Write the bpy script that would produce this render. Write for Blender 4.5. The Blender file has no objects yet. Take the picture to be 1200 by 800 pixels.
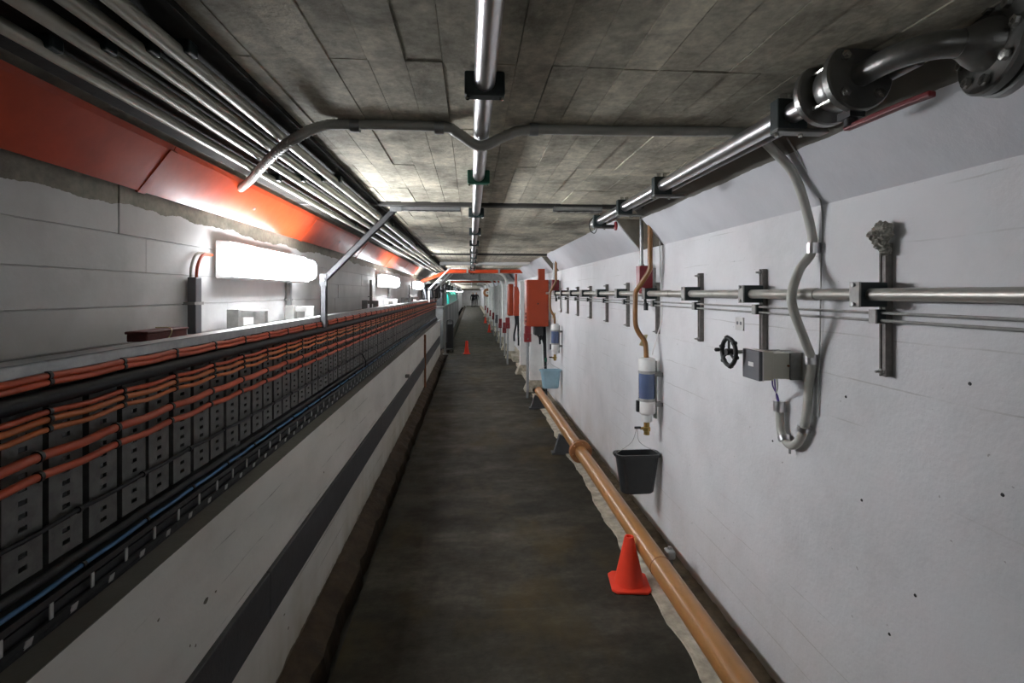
import bpy, bmesh, math, random
from mathutils import Vector, Matrix
random.seed(7)
PI = math.pi
S = bpy.context.scene
COL = S.collection

# ------------------------------------------------------------------ camera, world, exposure
cam_d = bpy.data.cameras.new('camera')
cam_d.sensor_width = 36.0
cam_d.lens = 18.0
cam_d.shift_y = -57.0 / 1200.0
cam_d.clip_start = 0.02
cam_d.clip_end = 300
cam = bpy.data.objects.new('camera', cam_d)
COL.objects.link(cam)
cam.location = (0, 0, 1.65)
cam.rotation_euler = (PI / 2, 0, -math.atan(48 / 600))
S.camera = cam
world = bpy.data.worlds.new('world')
S.world = world
world.use_nodes = True
world.node_tree.nodes['Background'].inputs[0].default_value = (0.02, 0.02, 0.02, 1)
world.node_tree.nodes['Background'].inputs[1].default_value = 0.2
S.view_settings.view_transform = 'Standard'
S.view_settings.look = 'None'
S.view_settings.exposure = 0.0
S.view_settings.gamma = 1.0
S.view_settings.use_curve_mapping = False
LAMP_STRENGTH = 84.0
LAMP_Y = [-5.0, 2.95, 6.95, 10.7] + [14.6 + 4.0 * i for i in range(13)]

# ------------------------------------------------------------------ materials
MATS = {}


def M(name, col, rough=0.6, metal=0.0, var=0.12, scale=12.0, bump=0.0, bscale=60.0, spec=0.5, stretch=(1, 1, 1), alpha=None, emit=None, trans=0.0):
    if name in MATS:
        return MATS[name]
    m = bpy.data.materials.new(name)
    m.use_nodes = True
    nt = m.node_tree
    b = nt.nodes['Principled BSDF']
    b.inputs['Roughness'].default_value = rough
    b.inputs['Metallic'].default_value = metal
    b.inputs['Specular IOR Level'].default_value = spec
    if trans:
        b.inputs['Transmission Weight'].default_value = trans
    tc = nt.nodes.new('ShaderNodeNewGeometry')
    mp = nt.nodes.new('ShaderNodeMapping')
    mp.inputs['Scale'].default_value = stretch
    nt.links.new(tc.outputs['Position'], mp.inputs['Vector'])
    n = nt.nodes.new('ShaderNodeTexNoise')
    n.inputs['Scale'].default_value = scale
    n.inputs['Detail'].default_value = 5
    n.inputs['Roughness'].default_value = 0.6
    nt.links.new(mp.outputs[0], n.inputs['Vector'])
    r = nt.nodes.new('ShaderNodeValToRGB')
    r.color_ramp.elements[0].position = 0.3
    r.color_ramp.elements[1].position = 0.7
    r.color_ramp.elements[0].color = tuple(max(0, c * (1 - var)) for c in col[:3]) + (1,)
    r.color_ramp.elements[1].color = tuple(min(1, c * (1 + var)) for c in col[:3]) + (1,)
    nt.links.new(n.outputs[0], r.inputs[0])
    nt.links.new(r.outputs[0], b.inputs['Base Color'])
    if bump:
        n2 = nt.nodes.new('ShaderNodeTexNoise')
        n2.inputs['Scale'].default_value = bscale
        n2.inputs['Detail'].default_value = 6
        nt.links.new(mp.outputs[0], n2.inputs['Vector'])
        bp = nt.nodes.new('ShaderNodeBump')
        bp.inputs['Strength'].default_value = bump
        bp.inputs['Distance'].default_value = 0.01
        nt.links.new(n2.outputs[0], bp.inputs['Height'])
        nt.links.new(bp.outputs[0], b.inputs['Normal'])
    if emit:
        b.inputs['Emission Color'].default_value = tuple(emit[:3]) + (1,)
        b.inputs['Emission Strength'].default_value = emit[3]
    MATS[name] = m
    return m


class NT:
    """tiny helper to wire shader nodes"""

    def __init__(self, name, rough=0.6, spec=0.5):
        self.m = bpy.data.materials.new(name)
        self.m.use_nodes = True
        self.t = self.m.node_tree
        self.b = self.t.nodes['Principled BSDF']
        self.b.inputs['Roughness'].default_value = rough
        self.b.inputs['Specular IOR Level'].default_value = spec
        g = self.t.nodes.new('ShaderNodeNewGeometry')
        self.pos = g.outputs['Position']
        s = self.t.nodes.new('ShaderNodeSeparateXYZ')
        self.link(self.pos, s.inputs[0])
        self.x, self.y, self.z = s.outputs

    def link(self, a, b):
        self.t.links.new(a, b)

    def noise(self, scale, detail=5, stretch=(1, 1, 1), rough=0.6, off=(0, 0, 0)):
        mp = self.t.nodes.new('ShaderNodeMapping')
        mp.inputs['Scale'].default_value = stretch
        mp.inputs['Location'].default_value = off
        self.link(self.pos, mp.inputs['Vector'])
        n = self.t.nodes.new('ShaderNodeTexNoise')
        n.inputs['Scale'].default_value = scale
        n.inputs['Detail'].default_value = detail
        n.inputs['Roughness'].default_value = rough
        self.link(mp.outputs[0], n.inputs['Vector'])
        return n.outputs[0]

    def math(self, op, a, b=None, clamp=False):
        n = self.t.nodes.new('ShaderNodeMath')
        n.operation = op
        n.use_clamp = clamp
        for i, v in enumerate((a, b)):
            if v is None:
                continue
            if isinstance(v, (int, float)):
                n.inputs[i].default_value = v
            else:
                self.link(v, n.inputs[i])
        return n.outputs[0]

    def ramp(self, v, stops):
        r = self.t.nodes.new('ShaderNodeValToRGB')
        e = r.color_ramp.elements
        while len(e) < len(stops):
            e.new(0.5)
        for el, (p, c) in zip(e, stops):
            el.position = p
            el.color = (c, c, c, 1) if isinstance(c, (int, float)) else tuple(c) + (1,)
        self.link(v, r.inputs[0])
        return r.outputs[0]

    def mix(self, f, a, b, mode='MIX'):
        n = self.t.nodes.new('ShaderNodeMix')
        n.data_type = 'RGBA'
        n.blend_type = mode
        if isinstance(f, (int, float)):
            n.inputs[0].default_value = f
        else:
            self.link(f, n.inputs[0])
        for i, v in ((6, a), (7, b)):
            if isinstance(v, tuple):
                n.inputs[i].default_value = tuple(v) + (1,)
            else:
                self.link(v, n.inputs[i])
        return n.outputs[2]

    def bump(self, h, strength=0.3, dist=0.01):
        bp = self.t.nodes.new('ShaderNodeBump')
        bp.inputs['Strength'].default_value = strength
        bp.inputs['Distance'].default_value = dist
        self.link(h, bp.inputs['Height'])
        self.link(bp.outputs[0], self.b.inputs['Normal'])

    def color(self, c):
        self.link(c, self.b.inputs['Base Color'])


def seams(n, coord, pitch, width, nscale=1.6):
    """1 along thin horizontal formwork seams, broken up by noise"""
    w = n.math('ADD', coord, n.math('MULTIPLY', n.noise(2.0, 3), 0.03))
    fr = n.math('FRACT', n.math('DIVIDE', w, pitch))
    d = n.math('ABSOLUTE', n.math('SUBTRACT', fr, 0.5))
    near = n.math('LESS_THAN', d, width / pitch)
    brk = n.ramp(n.noise(nscale, 4, off=(3, 1, 7)), [(0.5, 0.0), (0.62, 1.0)])
    return n.math('MULTIPLY', near, brk)


def concrete_cols(n, base=(0.24, 0.22, 0.165)):
    c = n.ramp(n.noise(3.2, 8, stretch=(1, .6, 1), rough=0.72), [(0.28, tuple(k * .38 for k in base)), (0.5, base), (0.72, tuple(k * 1.55 for k in base))])
    c2 = n.ramp(n.noise(40, 6), [(0.3, (.72, .72, .7)), (0.7, (1.15, 1.14, 1.1))])
    return n.mix(1.0, c, c2, 'MULTIPLY')


def make_structure_mats():
    # right wall: white paint over board formed concrete
    n = NT('white_painted_wall', 0.5, 0.35)
    c = n.ramp(n.noise(1.7, 7, rough=.65), [(0.3, (.53, .535, .545)), (0.52, (.63, .635, .648)), (0.75, (.68, .685, .70))])
    sm = seams(n, n.z, 0.145, 0.0022)
    c = n.mix(n.math('MULTIPLY', sm, 0.45), c, (.30, .29, .27))
    low = n.math('MULTIPLY', n.math('SUBTRACT', 0.5, n.z, True), n.ramp(n.noise(5, 5, stretch=(1, .5, .3)), [(0.4, 0.0), (0.7, 1.0)]))
    c = n.mix(low, c, (.36, .31, .22))
    spk = n.ramp(n.noise(34, 2, off=(5, 5, 5)), [(0.745, 0.0), (0.76, 1.0)])
    c = n.mix(n.math('MULTIPLY', spk, 0.6), c, (.2, .19, .18))
    n.color(c)
    h = n.math('ADD', n.noise(9, 7), n.math('MULTIPLY', n.noise(70, 4), 0.35))
    h = n.math('SUBTRACT', h, n.math('MULTIPLY', sm, 0.5))
    n.bump(h, 0.32, 0.012)
    MATS['wall'] = n.m
    # chamfer: same paint, bare concrete near the ceiling
    n = NT('painted_chamfer', 0.55, 0.3)
    c = n.ramp(n.noise(2, 6), [(0.3, (.53, .535, .56)), (0.7, (.66, .665, .69))])
    edge = n.math('ADD', n.z, n.math('MULTIPLY', n.math('SUBTRACT', n.noise(3.5, 5), 0.5), 0.02))
    near = n.math('LESS_THAN', n.y, 3.3)
    c = n.mix(n.math('MULTIPLY', n.math('GREATER_THAN', edge, 2.135), near), c, (.17, .16, .14))
    n.color(c)
    n.bump(n.noise(12, 6), 0.35, 0.01)
    MATS['chamfer'] = n.m
    # left wall: grey white paint below a bare concrete band
    n = NT('left_painted_wall', 0.46, 0.28)
    c = n.ramp(n.noise(2.2, 7, rough=.65), [(0.3, (.54, .54, .53)), (0.55, (.68, .68, .675)), (0.75, (.74, .74, .73))])
    edge = n.math('ADD', n.z, n.math('MULTIPLY', n.math('SUBTRACT', n.noise(2.6, 6, stretch=(1, 1, .3)), 0.5), 0.12))
    c = n.mix(n.math('GREATER_THAN', edge, 1.95), c, concrete_cols(n, (.22, .2, .16)))
    n.color(c)
    n.bump(n.math('ADD', n.noise(6, 5), n.math('MULTIPLY', n.noise(50, 3), .12)), 0.25, 0.012)
    MATS['wall_l'] = n.m
    # low wall
    n = NT('low_painted_wall', 0.5, 0.4)
    c = n.ramp(n.noise(2.5, 7, stretch=(1, .5, 1.5)), [(0.3, (.55, .54, .50)), (0.55, (.68, .67, .63)), (0.75, (.73, .72, .68))])
    sm = seams(n, n.z, 0.13, 0.0022, 2.4)
    c = n.mix(n.math('MULTIPLY', sm, .7), c, (.16, .15, .13))
    dirt = n.math('MULTIPLY', n.math('MULTIPLY', n.math('SUBTRACT', 0.42, n.z, True), 1.6), n.ramp(n.noise(3, 6, stretch=(1, 1.5, .3)), [(0.35, 0.15), (0.65, 1.0)]))
    c = n.mix(dirt, c, (.30, .25, .13))
    edge = n.math('ADD', n.z, n.math('MULTIPLY', n.math('SUBTRACT', n.noise(8, 5), 0.5), 0.05))
    c = n.mix(n.math('LESS_THAN', edge, 0.035), c, (.11, .072, .04))
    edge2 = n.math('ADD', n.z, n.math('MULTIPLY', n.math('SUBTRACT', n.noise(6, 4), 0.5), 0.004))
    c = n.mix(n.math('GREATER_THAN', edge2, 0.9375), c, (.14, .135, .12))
    n.color(c)
    n.bump(n.math('SUBTRACT', n.noise(9, 6), n.math('MULTIPLY', sm, .5)), 0.4, 0.012)
    MATS['wall_low'] = n.m
    # ceiling concrete
    n = NT('board_formed_concrete', 0.85, 0.25)
    c = concrete_cols(n, (.56, .525, .43))
    oi = n.t.nodes.new('ShaderNodeObjectInfo')
    c = n.mix(1.0, c, n.ramp(oi.outputs['Random'], [(0.0, .82), (1.0, 1.1)]), 'MULTIPLY')
    st = n.ramp(n.noise(1.9, 8, off=(2, 2, 2), rough=.7), [(0.33, .42), (0.52, 1.0)])
    c = n.mix(1.0, c, st, 'MULTIPLY')
    rust = n.ramp(n.noise(6, 4, stretch=(1, .3, 1), off=(9, 4, 1)), [(0.68, 0.0), (0.75, 1.0)])
    c = n.mix(n.math('MULTIPLY', rust, 0.35), c, (.26, .12, .06))
    n.color(c)
    n.bump(n.math('ADD', n.noise(14, 8), n.math('MULTIPLY', n.noise(90, 5), .4)), 0.6, 0.01)
    MATS['ceiling'] = n.m
    # bare concrete seen where the boards are too far to tell apart
    n = NT('far_board_formed_concrete', 0.85, 0.25)
    c = concrete_cols(n, (.56, .525, .43))
    fx = n.math('FRACT', n.math('DIVIDE', n.math('ADD', n.x, 10.02), 0.0867))
    fy = n.math('FRACT', n.math('DIVIDE', n.y, 0.49))
    line = n.math('MAXIMUM', n.math('LESS_THAN', fx, .06), n.math('LESS_THAN', fy, .02))
    c = n.mix(n.math('MULTIPLY', line, .7), c, (.06, .055, .04))
    n.color(c)
    n.bump(n.noise(14, 7), 0.5, 0.01)
    MATS['ceiling_far'] = n.m
    # floor
    n = NT('stained_floor_concrete', 0.6, 0.14)
    c = n.ramp(n.noise(1.6, 8, stretch=(.6, 1.4, 1), rough=.7), [(0.28, (.015, .0132, .0095)), (0.5, (.036, .0325, .024)), (0.72, (.088, .080, .064))])
    c2 = n.ramp(n.noise(22, 6), [(0.3, (.75, .75, .73)), (0.7, (1.18, 1.17, 1.14))])
    c = n.mix(1.0, c, c2, 'MULTIPLY')
    yel = n.ramp(n.noise(2.4, 5, stretch=(1, .7, 1), off=(4, 8, 1)), [(0.52, 0.0), (0.7, 1.0)])
    c = n.mix(n.math('MULTIPLY', yel, 0.65), c, (.062, .044, .015))
    grn = n.ramp(n.noise(1.5, 5, off=(14, 2, 1)), [(0.5, 0.0), (0.68, 1.0)])
    c = n.mix(n.math('MULTIPLY', grn, 0.35), c, (.022, .025, .022))
    scr = n.ramp(n.noise(7, 5, stretch=(.25, 4, 1), off=(1, 3, 2)), [(0.66, 0.0), (0.74, 1.0)])
    c = n.mix(n.math('MULTIPLY', scr, 0.3), c, (.075, .072, .062))
    n.color(c)
    n.link(n.ramp(n.noise(5, 5), [(0.3, .5), (0.7, .75)]), n.b.inputs['Roughness'])
    n.bump(n.math('ADD', n.noise(10, 7), n.math('MULTIPLY', n.noise(80, 4), .4)), 0.25, 0.01)
    MATS['floor'] = n.m


make_structure_mats()
M('bare', (.17, .155, .125), .85, 0, .35, 6, .5, 30)
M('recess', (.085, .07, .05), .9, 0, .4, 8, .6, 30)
M('mortar', (.40, .36, .28), .85, 0, .4, 14, .7, 40)
M('dirt_shade', (.19, .15, .10), .9, 0, .4, 10, .9, 35)  # dirt colour that also carries the floor pipe's shade
M('dirt', (.050, .032, .018), .9, 0, .4, 10, .9, 35)
M('gutter', (.018, .015, .012), .7, 0, .4, 6, .4, 20)
M('dark_trim', (.035, .033, .03), .7, 0, .3, 10)
M('rubber', (.047, .047, .050), .62, 0, .15, 12, .15, 60)
M('orange', (.42, .050, .015), .30, 0, .18, 7, .12, 14, .16)
M('orange_box', (.27, .034, .007), .35, 0, .08, 6, .05, 40)
M('red', (.17, .012, .017), .38, 0, .12, 14, .06, 60)
M('dark_red', (.17, .012, .014), .45, 0, .15, 12, .08, 60)
M('steel', (.55, .54, .51), .24, 1, .14, 20, .05, 90)
M('stainless', (.70, .69, .70), .3, 1, .08, 14, .03, 80)
M('galv', (.36, .37, .37), .48, .75, .14, 26, .08, 70)
M('galv_dull', (.33, .33, .315), .62, .35, .18, 30, .12, 80)
M('plate', (.125, .125, .12), .6, .3, .25, 30, .1, 60)
M('conduit_paint', (.42, .41, .34), .36, .25, .14, 12, .06, 50)
M('wallpipe', (.43, .42, .38), .4, .55, .14, 14, .06, 60)
M('flex', (.43, .43, .39), .5, .1, .08, 16, .08, 60)
M('black', (.012, .013, .014), .5, 0, .2, 16, .1, 60)
M('blackcable', (.010, .011, .014), .5, 0, .2, 18, .06, 60, .3)
M('conduit_shade', (.022, .021, .018), .85, 0, .3, 12, .2, 40, .2)
M('strut', (.055, .057, .060), .55, .3, .15, 24, .1, 70)
M('cab_grey', (.17, .175, .175), .55, 0, .12, 12, .08, 60)
M('cab_light', (.32, .32, .30), .55, 0, .12, 12, .08, 60)
M('clamp', (.012, .022, .022), .45, 0, .2, 20, .06, 60)
M('clampgreen', (.01, .10, .06), .45, 0, .2, 20, .06, 60)
M('cable_orange', (.55, .085, .03), .42, 0, .14, 14, .06, 60)
M('cable_amber', (.56, .15, .035), .45, 0, .14, 14, .06, 60)
M('cable_blue', (.05, .16, .34), .45, 0, .14, 14)
M('drain_pipe', (.37, .18, .062), .3, 0, .13, 9, .06, 40, .5)
M('flange_brown', (.28, .12, .045), .5, 0, .2, 14, .1, 40)
M('brown_pipe', (.19, .085, .021), .36, 0, .15, 10, .06, 50)
M('cone', (.80, .05, .018), .5, 0, .07, 10, .04, 60)
M('white', (.68, .68, .66), .5, 0, .08, 9, .08, 50)
M('cream', (.52, .51, .44), .5, 0, .08, 9, .05, 60)
M('grey_box', (.12, .125, .135), .5, 0, .08, 9, .05, 60)
M('bracket_steel', (.17, .158, .145), .6, .3, .25, 40, .15, 80)
M('grey_pale', (.50, .50, .49), .5)
M('grey_paint', (.30, .31, .31), .5, 0, .1, 12, .08, 60)
M('bluecup', (.14, .19, .34), .15, 0, .1, 12, 0, 60, .5, trans=.35)
M('brass', (.36, .25, .08), .35, .8, .2, 22, .05, 60)
M('bucket', (.022, .024, .025), .45, 0, .12, 12, .04, 60)
M('bluebucket', (.30, .47, .56), .42, 0, .08, 12, .03, 60)
M('darksteel', (.19, .19, .18), .38, .75, .2, 18, .12, 50)
M('darksteel2', (.34, .34, .33), .3, .9, .2, 18, .1, 50)
M('foam', (.30, .29, .25), .9, 0, .35, 40, .9, 60)
M('purple', (.10, .06, .30), .5)
M('paleyellow', (.62, .56, .33), .5)
M('lamp', (.9, .9, .9), .4, 0, 0.0, emit=(.95, .98, 1.03, LAMP_STRENGTH))
M('lamp_end', (.9, .9, .9), .4, 0, 0.0, emit=(.95, .98, 1.03, 8.0))
M('teal', (.03, .42, .33), .35, 0, .25, 3, .2, 10)
M('support', (.065, .068, .072), .6, 0, .15, 14, .1, 60)
M('brown_red', (.13, .03, .025), .55, 0, .3, 14, .1, 60)
M('rust', (.20, .075, .03), .7, 0, .4, 14, .3, 50)
M('wood', (.38, .27, .16), .6, 0, .2, 9, .1, 40)


# ------------------------------------------------------------------ geometry helpers
class G:
    def __init__(self):
        self.v, self.f, self.s = [], [], []

    def add(self, vs, fs, smooth=False, mat=None):
        o = len(self.v)
        if mat is not None:
            vs = [mat @ Vector(p) for p in vs]
        self.v += [tuple(p) for p in vs]
        self.f += [tuple(i + o for i in f) for f in fs]
        self.s += [smooth] * len(fs)
        return self

    def box(self, x0, x1, y0, y1, z0, z1, mat=None):
        vs = [(x, y, z) for z in (z0, z1) for y in (y0, y1) for x in (x0, x1)]
        return self.add(vs, [(0, 2, 3, 1), (4, 5, 7, 6), (0, 1, 5, 4), (2, 6, 7, 3), (0, 4, 6, 2), (1, 3, 7, 5)], False, mat)

    def cbox(self, c, s, mat=None):
        return self.box(c[0] - s[0] / 2, c[0] + s[0] / 2, c[1] - s[1] / 2, c[1] + s[1] / 2, c[2] - s[2] / 2, c[2] + s[2] / 2, mat)

    def prism(self, poly, a0, a1, axis='y'):
        n = len(poly)
        put = {'y': lambda p, a: (p[0], a, p[1]), 'x': lambda p, a: (a, p[0], p[1]), 'z': lambda p, a: (p[0], p[1], a)}[axis]
        vs = [put(p, a0) for p in poly] + [put(p, a1) for p in poly]
        fs = [tuple(range(n)), tuple(range(2 * n - 1, n - 1, -1))]
        fs += [(i, i + n, (i + 1) % n + n, (i + 1) % n) for i in range(n)]
        return self.add(vs, fs)

    def path(self, pts, r, n=10, caps=True):
        pts = [Vector(p) for p in pts]
        rs = r if isinstance(r, (list, tuple)) else [r] * len(pts)
        t0 = (pts[1] - pts[0]).normalized()
        up = Vector((0, 0, 1)) if abs(t0.z) < .9 else Vector((1, 0, 0))
        u = t0.cross(up).normalized()
        vs = []
        for i, p in enumerate(pts):
            t = (pts[min(i + 1, len(pts) - 1)] - pts[max(i - 1, 0)]).normalized()
            u = (u - t * u.dot(t)).normalized()
            w = t.cross(u)
            for k in range(n):
                a = 2 * PI * k / n
                vs.append(p + (u * math.cos(a) + w * math.sin(a)) * rs[i])
        fs = []
        for i in range(len(pts) - 1):
            for k in range(n):
                fs.append((i * n + k, i * n + (k + 1) % n, (i + 1) * n + (k + 1) % n, (i + 1) * n + k))
        self.add(vs, fs, True)
        if caps:
            o = len(self.v) - len(vs)
            self.f += [tuple(o + k for k in range(n - 1, -1, -1)), tuple(o + len(vs) - n + k for k in range(n))]
            self.s += [False, False]
        return self

    def tube(self, a, b, r, n=12, r2=None):
        return self.path([a, b], [r, r if r2 is None else r2], n)

    def lathe(self, prof, c=(0, 0, 0), axis=(0, 0, 1), n=24, smooth=True):
        """prof = [(radius, height)...] around axis through c"""
        q = Vector((0, 0, 1)).rotation_difference(Vector(axis)).to_matrix()
        c = Vector(c)
        vs, fs = [], []
        for r, h in prof:
            for k in range(n):
                a = 2 * PI * k / n
                vs.append(c + q @ Vector((r * math.cos(a), r * math.sin(a), h)))
        for i in range(len(prof) - 1):
            for k in range(n):
                fs.append((i * n + k, i * n + (k + 1) % n, (i + 1) * n + (k + 1) % n, (i + 1) * n + k))
        fs += [tuple(range(n - 1, -1, -1)), tuple((len(prof) - 1) * n + k for k in range(n))]
        return self.add(vs, fs, smooth)

    def torus(self, c, R, r, axis=(0, 0, 1), n=28, m=8):
        q = Vector((0, 0, 1)).rotation_difference(Vector(axis)).to_matrix()
        c = Vector(c)
        vs, fs = [], []
        for i in range(n):
            a = 2 * PI * i / n
            for k in range(m):
                b = 2 * PI * k / m
                vs.append(c + q @ Vector(((R + r * math.cos(b)) * math.cos(a), (R + r * math.cos(b)) * math.sin(a), r * math.sin(b))))
        for i in range(n):
            for k in range(m):
                fs.append((i * m + k, ((i + 1) % n) * m + k, ((i + 1) % n) * m + (k + 1) % m, i * m + (k + 1) % m))
        return self.add(vs, fs, True)

    def mesh(self, name, o=(0, 0, 0)):
        me = bpy.data.meshes.new(name)
        me.from_pydata([(p[0] - o[0], p[1] - o[1], p[2] - o[2]) for p in self.v], [], self.f)
        me.polygons.foreach_set('use_smooth', self.s)
        me.update()
        if any(self.s):
            me.set_sharp_from_angle(angle=math.radians(38))
        return me


WL = {}


def link(name, me, mat, parent=None, loc=(0, 0, 0)):
    ob = bpy.data.objects.new(name, me)
    COL.objects.link(ob)
    ob.location = loc
    if mat and me and not me.materials:
        me.materials.append(MATS[mat] if isinstance(mat, str) else mat)
    if parent:
        ob.parent = parent
    pw = WL.get(parent.name, Vector((0, 0, 0))) if parent else Vector((0, 0, 0))
    WL[ob.name] = pw + Vector(loc)
    return ob


def part(name, g, mat, parent, bevel=0.0, seg=2, label=None):
    """g in world coordinates; becomes a child of parent (no offset of its own)"""
    o = WL[parent.name]
    ob = link(name, g.mesh(name, o), mat, parent)
    if bevel:
        bv(ob, bevel, seg)
    if label:
        ob['label'] = label
    return ob


def bv(ob, w, seg=2):
    b = ob.modifiers.new('bevel', 'BEVEL')
    b.width = w
    b.segments = seg
    b.limit_method = 'ANGLE'
    b.angle_limit = math.radians(40)


def tag(o, label, cat, group=None, kind=None):
    if label:
        o['label'] = label
    if cat:
        o['category'] = cat
    if group:
        o['group'] = group
    if kind:
        o['kind'] = kind
    return o


def thing(name, label, cat, loc=(0, 0, 0), group=None):
    o = link(name, None, None, None, loc)
    return tag(o, label, cat, group)


def solo(name, g, mat, label, cat, group=None, bevel=0.0, seg=2):
    """one mesh thing, origin at the bottom centre of its bounding box"""
    xs, ys, zs = zip(*g.v)
    c = ((min(xs) + max(xs)) / 2, (min(ys) + max(ys)) / 2, min(zs))
    ob = link(name, g.mesh(name, c), mat, None, c)
    if bevel:
        bv(ob, bevel, seg)
    return tag(ob, label, cat, group)


def struct(name, g, mat, label, parent=None):
    ob = link(name, g.mesh(name), mat, parent)
    if not parent:
        tag(ob, label, name.split('_')[0], kind='structure')
    return ob


def copy_tree(root, loc, label=None, group=None):
    r = root.copy()
    COL.objects.link(r)
    r.location = loc
    WL[r.name] = Vector(loc)
    if label:
        r['label'] = label
    if group:
        r['group'] = group
    for ch in list(root.children):
        c = ch.copy()
        COL.objects.link(c)
        c.parent = r
        for gch in ch.children:
            d = gch.copy()
            COL.objects.link(d)
            d.parent = c
    return r


def bez(pts, per=8):
    """Catmull-Rom through pts"""
    P = [Vector(p) for p in pts]
    P = [P[0] * 2 - P[1]] + P + [P[-1] * 2 - P[-2]]
    out = []
    for i in range(1, len(P) - 2):
        a, b, c, d = P[i - 1:i + 3]
        for k in range(per):
            t = k / per
            out.append(0.5 * ((2 * b) + (c - a) * t + (2 * a - 5 * b + 4 * c - d) * t * t + (3 * b - a - 3 * c + d) * t ** 3))
    out.append(P[-2])
    return out


Y0, Y1 = -9.0, 66.0
XL, XR, ZC = -1.18, 1.26, 2.2
RACK_END = 13.6

# ------------------------------------------------------------------ structure
struct('floor', G().box(-0.60, 1.34, Y0, Y1, -0.2, 0.0), 'floor', 'stained grey brown concrete walkway floor')
fl = bpy.data.objects['floor']
# gutter along the low wall
gt = struct('trim_1', G().box(-0.85, -0.60, Y0, Y1, -0.22, -0.15), 'gutter', 'dark drainage gutter between walkway and low wall')
g = G()
ys = [Y0 + 0.11 * i for i in range(int((18 - Y0) / 0.11))] + [18, 40, Y1]
vs, fs = [], []
for i, y in enumerate(ys):
    w = random.uniform(-.012, .014)
    vs += [(-.83, y, .03 + random.uniform(-.008, .01)), (-.765 + w, y, .005 + random.uniform(-.01, .01)), (-.695 + w, y, -.05 + random.uniform(-.012, .012)), (-.675 + w, y, -.15), (-.83, y, -.15)]
    if i:
        for k in range(4):
            a = (i - 1) * 5 + k
            fs.append((a, a + 1, a + 6, a + 5))
g.add(vs, fs)
struct('dirt_fillet', g, 'dirt', None, gt)
# pale mortar ledge along the right wall
g = G()
vs, fs = [], []
ys = [Y0 + 0.04 * i for i in range(int((8.4 - Y0) / 0.04))]
for i, y in enumerate(ys):
    e = .972 + .009 * math.sin(y * 3.1) + .006 * math.sin(y * 17) + .007 * math.sin(y * 7.3 + 2 * math.sin(y * 2.1)) + random.uniform(-.0035, .0035)
    vs += [(e, y, -.01), (e + .006, y, .006 + random.uniform(0, .006)), (1.10, y, .012), (1.30, y, .016)]
    if i:
        for k in range(3):
            a = (i - 1) * 4 + k
            fs.append((a, a + 1, a + 5, a + 4))
g.add(vs, fs)
struct('trim_2', g, 'mortar', 'pale ragged mortar ledge under the brown floor pipe')
g = G()
vs, fs = [], []
for i, y in enumerate(ys):
    e = 1.105 + random.uniform(-.012, .012)
    vs += [(e, y, .010), (e + .01, y, .021), (1.2, y, .026 + random.uniform(-.003, .004)), (1.235 + random.uniform(-.01, .01), y, .030), (1.27, y, .038 + random.uniform(-.008, .008))]
    if i:
        for k in range(4):
            a = (i - 1) * 5 + k
            fs.append((a, a + 1, a + 6, a + 5))
g.add(vs, fs)
struct('dirt_shade_strip', g, 'dirt_shade', None, bpy.data.objects['trim_2'])  # dirty gap behind the pipe, with the pipe's shadow painted in
g = G().box(1.0, 1.30, 12.2, 60, 0, .13).box(1.02, 1.30, 8.45, 11.6, 0, .07)
struct('trim_3', g, 'mortar', 'pale concrete plinth along the right wall further down the tunnel')

# right wall and its chamfer with two notches
wr = struct('wall_right', G().box(XR, 1.5, Y0, Y1, -.2, 2.4), 'wall', 'white painted rough concrete wall on the right')
NOTCH = [(3.27, 3.74), (7.25, 7.70)]
segs = [Y0, 3.27, 3.74, 7.25, 7.70, Y1]
for a, b in ((segs[0], segs[1]), (segs[2], segs[3]), (segs[4], segs[5])):
    part('chamfer', G().prism([(XR + .01, 1.955), (XR + .01, 2.22), (1.06, 2.22), (1.06, 2.195)], a, b), 'chamfer', wr)
for a, b in NOTCH:
    tri = [(XR + .005, 1.962), (XR + .005, 2.2), (1.07, 2.2)]
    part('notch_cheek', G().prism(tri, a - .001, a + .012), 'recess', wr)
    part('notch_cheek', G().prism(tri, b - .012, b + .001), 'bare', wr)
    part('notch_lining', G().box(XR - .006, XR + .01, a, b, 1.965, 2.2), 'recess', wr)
holes = [(2.05, 1.03), (1.63, 1.30), (1.56, .98), (1.36, .79), (1.20, 1.42), (1.12, 1.17), (1.45, .62), (1.02, 1.86)]
for y, z in holes:
    part('anchor_hole', G().lathe([(.005, 0), (.0035, .002)], (XR - .0008, y, z), (-1, 0, 0), 8), 'black', wr)

# left wall with its painted board courses
wl = struct('wall_left', G().box(-1.45, XL - .006, Y0, Y1, -.2, 2.4), 'wall_l', 'grey white painted concrete wall behind the cable rack')
zc = [1.36, 1.478, 1.603, 1.722, 1.848, 2.03]
for i in range(5):
    y = -1.6 + (0.5 * i) % 1.7
    while y < 10:
        L = random.uniform(1.5, 2.1)
        x = XL + random.uniform(-.002, .0025)
        part('board', G().box(XL - .012, x, y + .0012, y + L - .0012, zc[i] + .0012, zc[i + 1] - .0012), 'wall_l', wl, .0015, 1)
        y += L
part('chamfer', G().prism([(XL - .01, 2.03), (-1.02, 2.21), (XL - .01, 2.21)], Y0, Y1), 'bare', wl)
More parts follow.
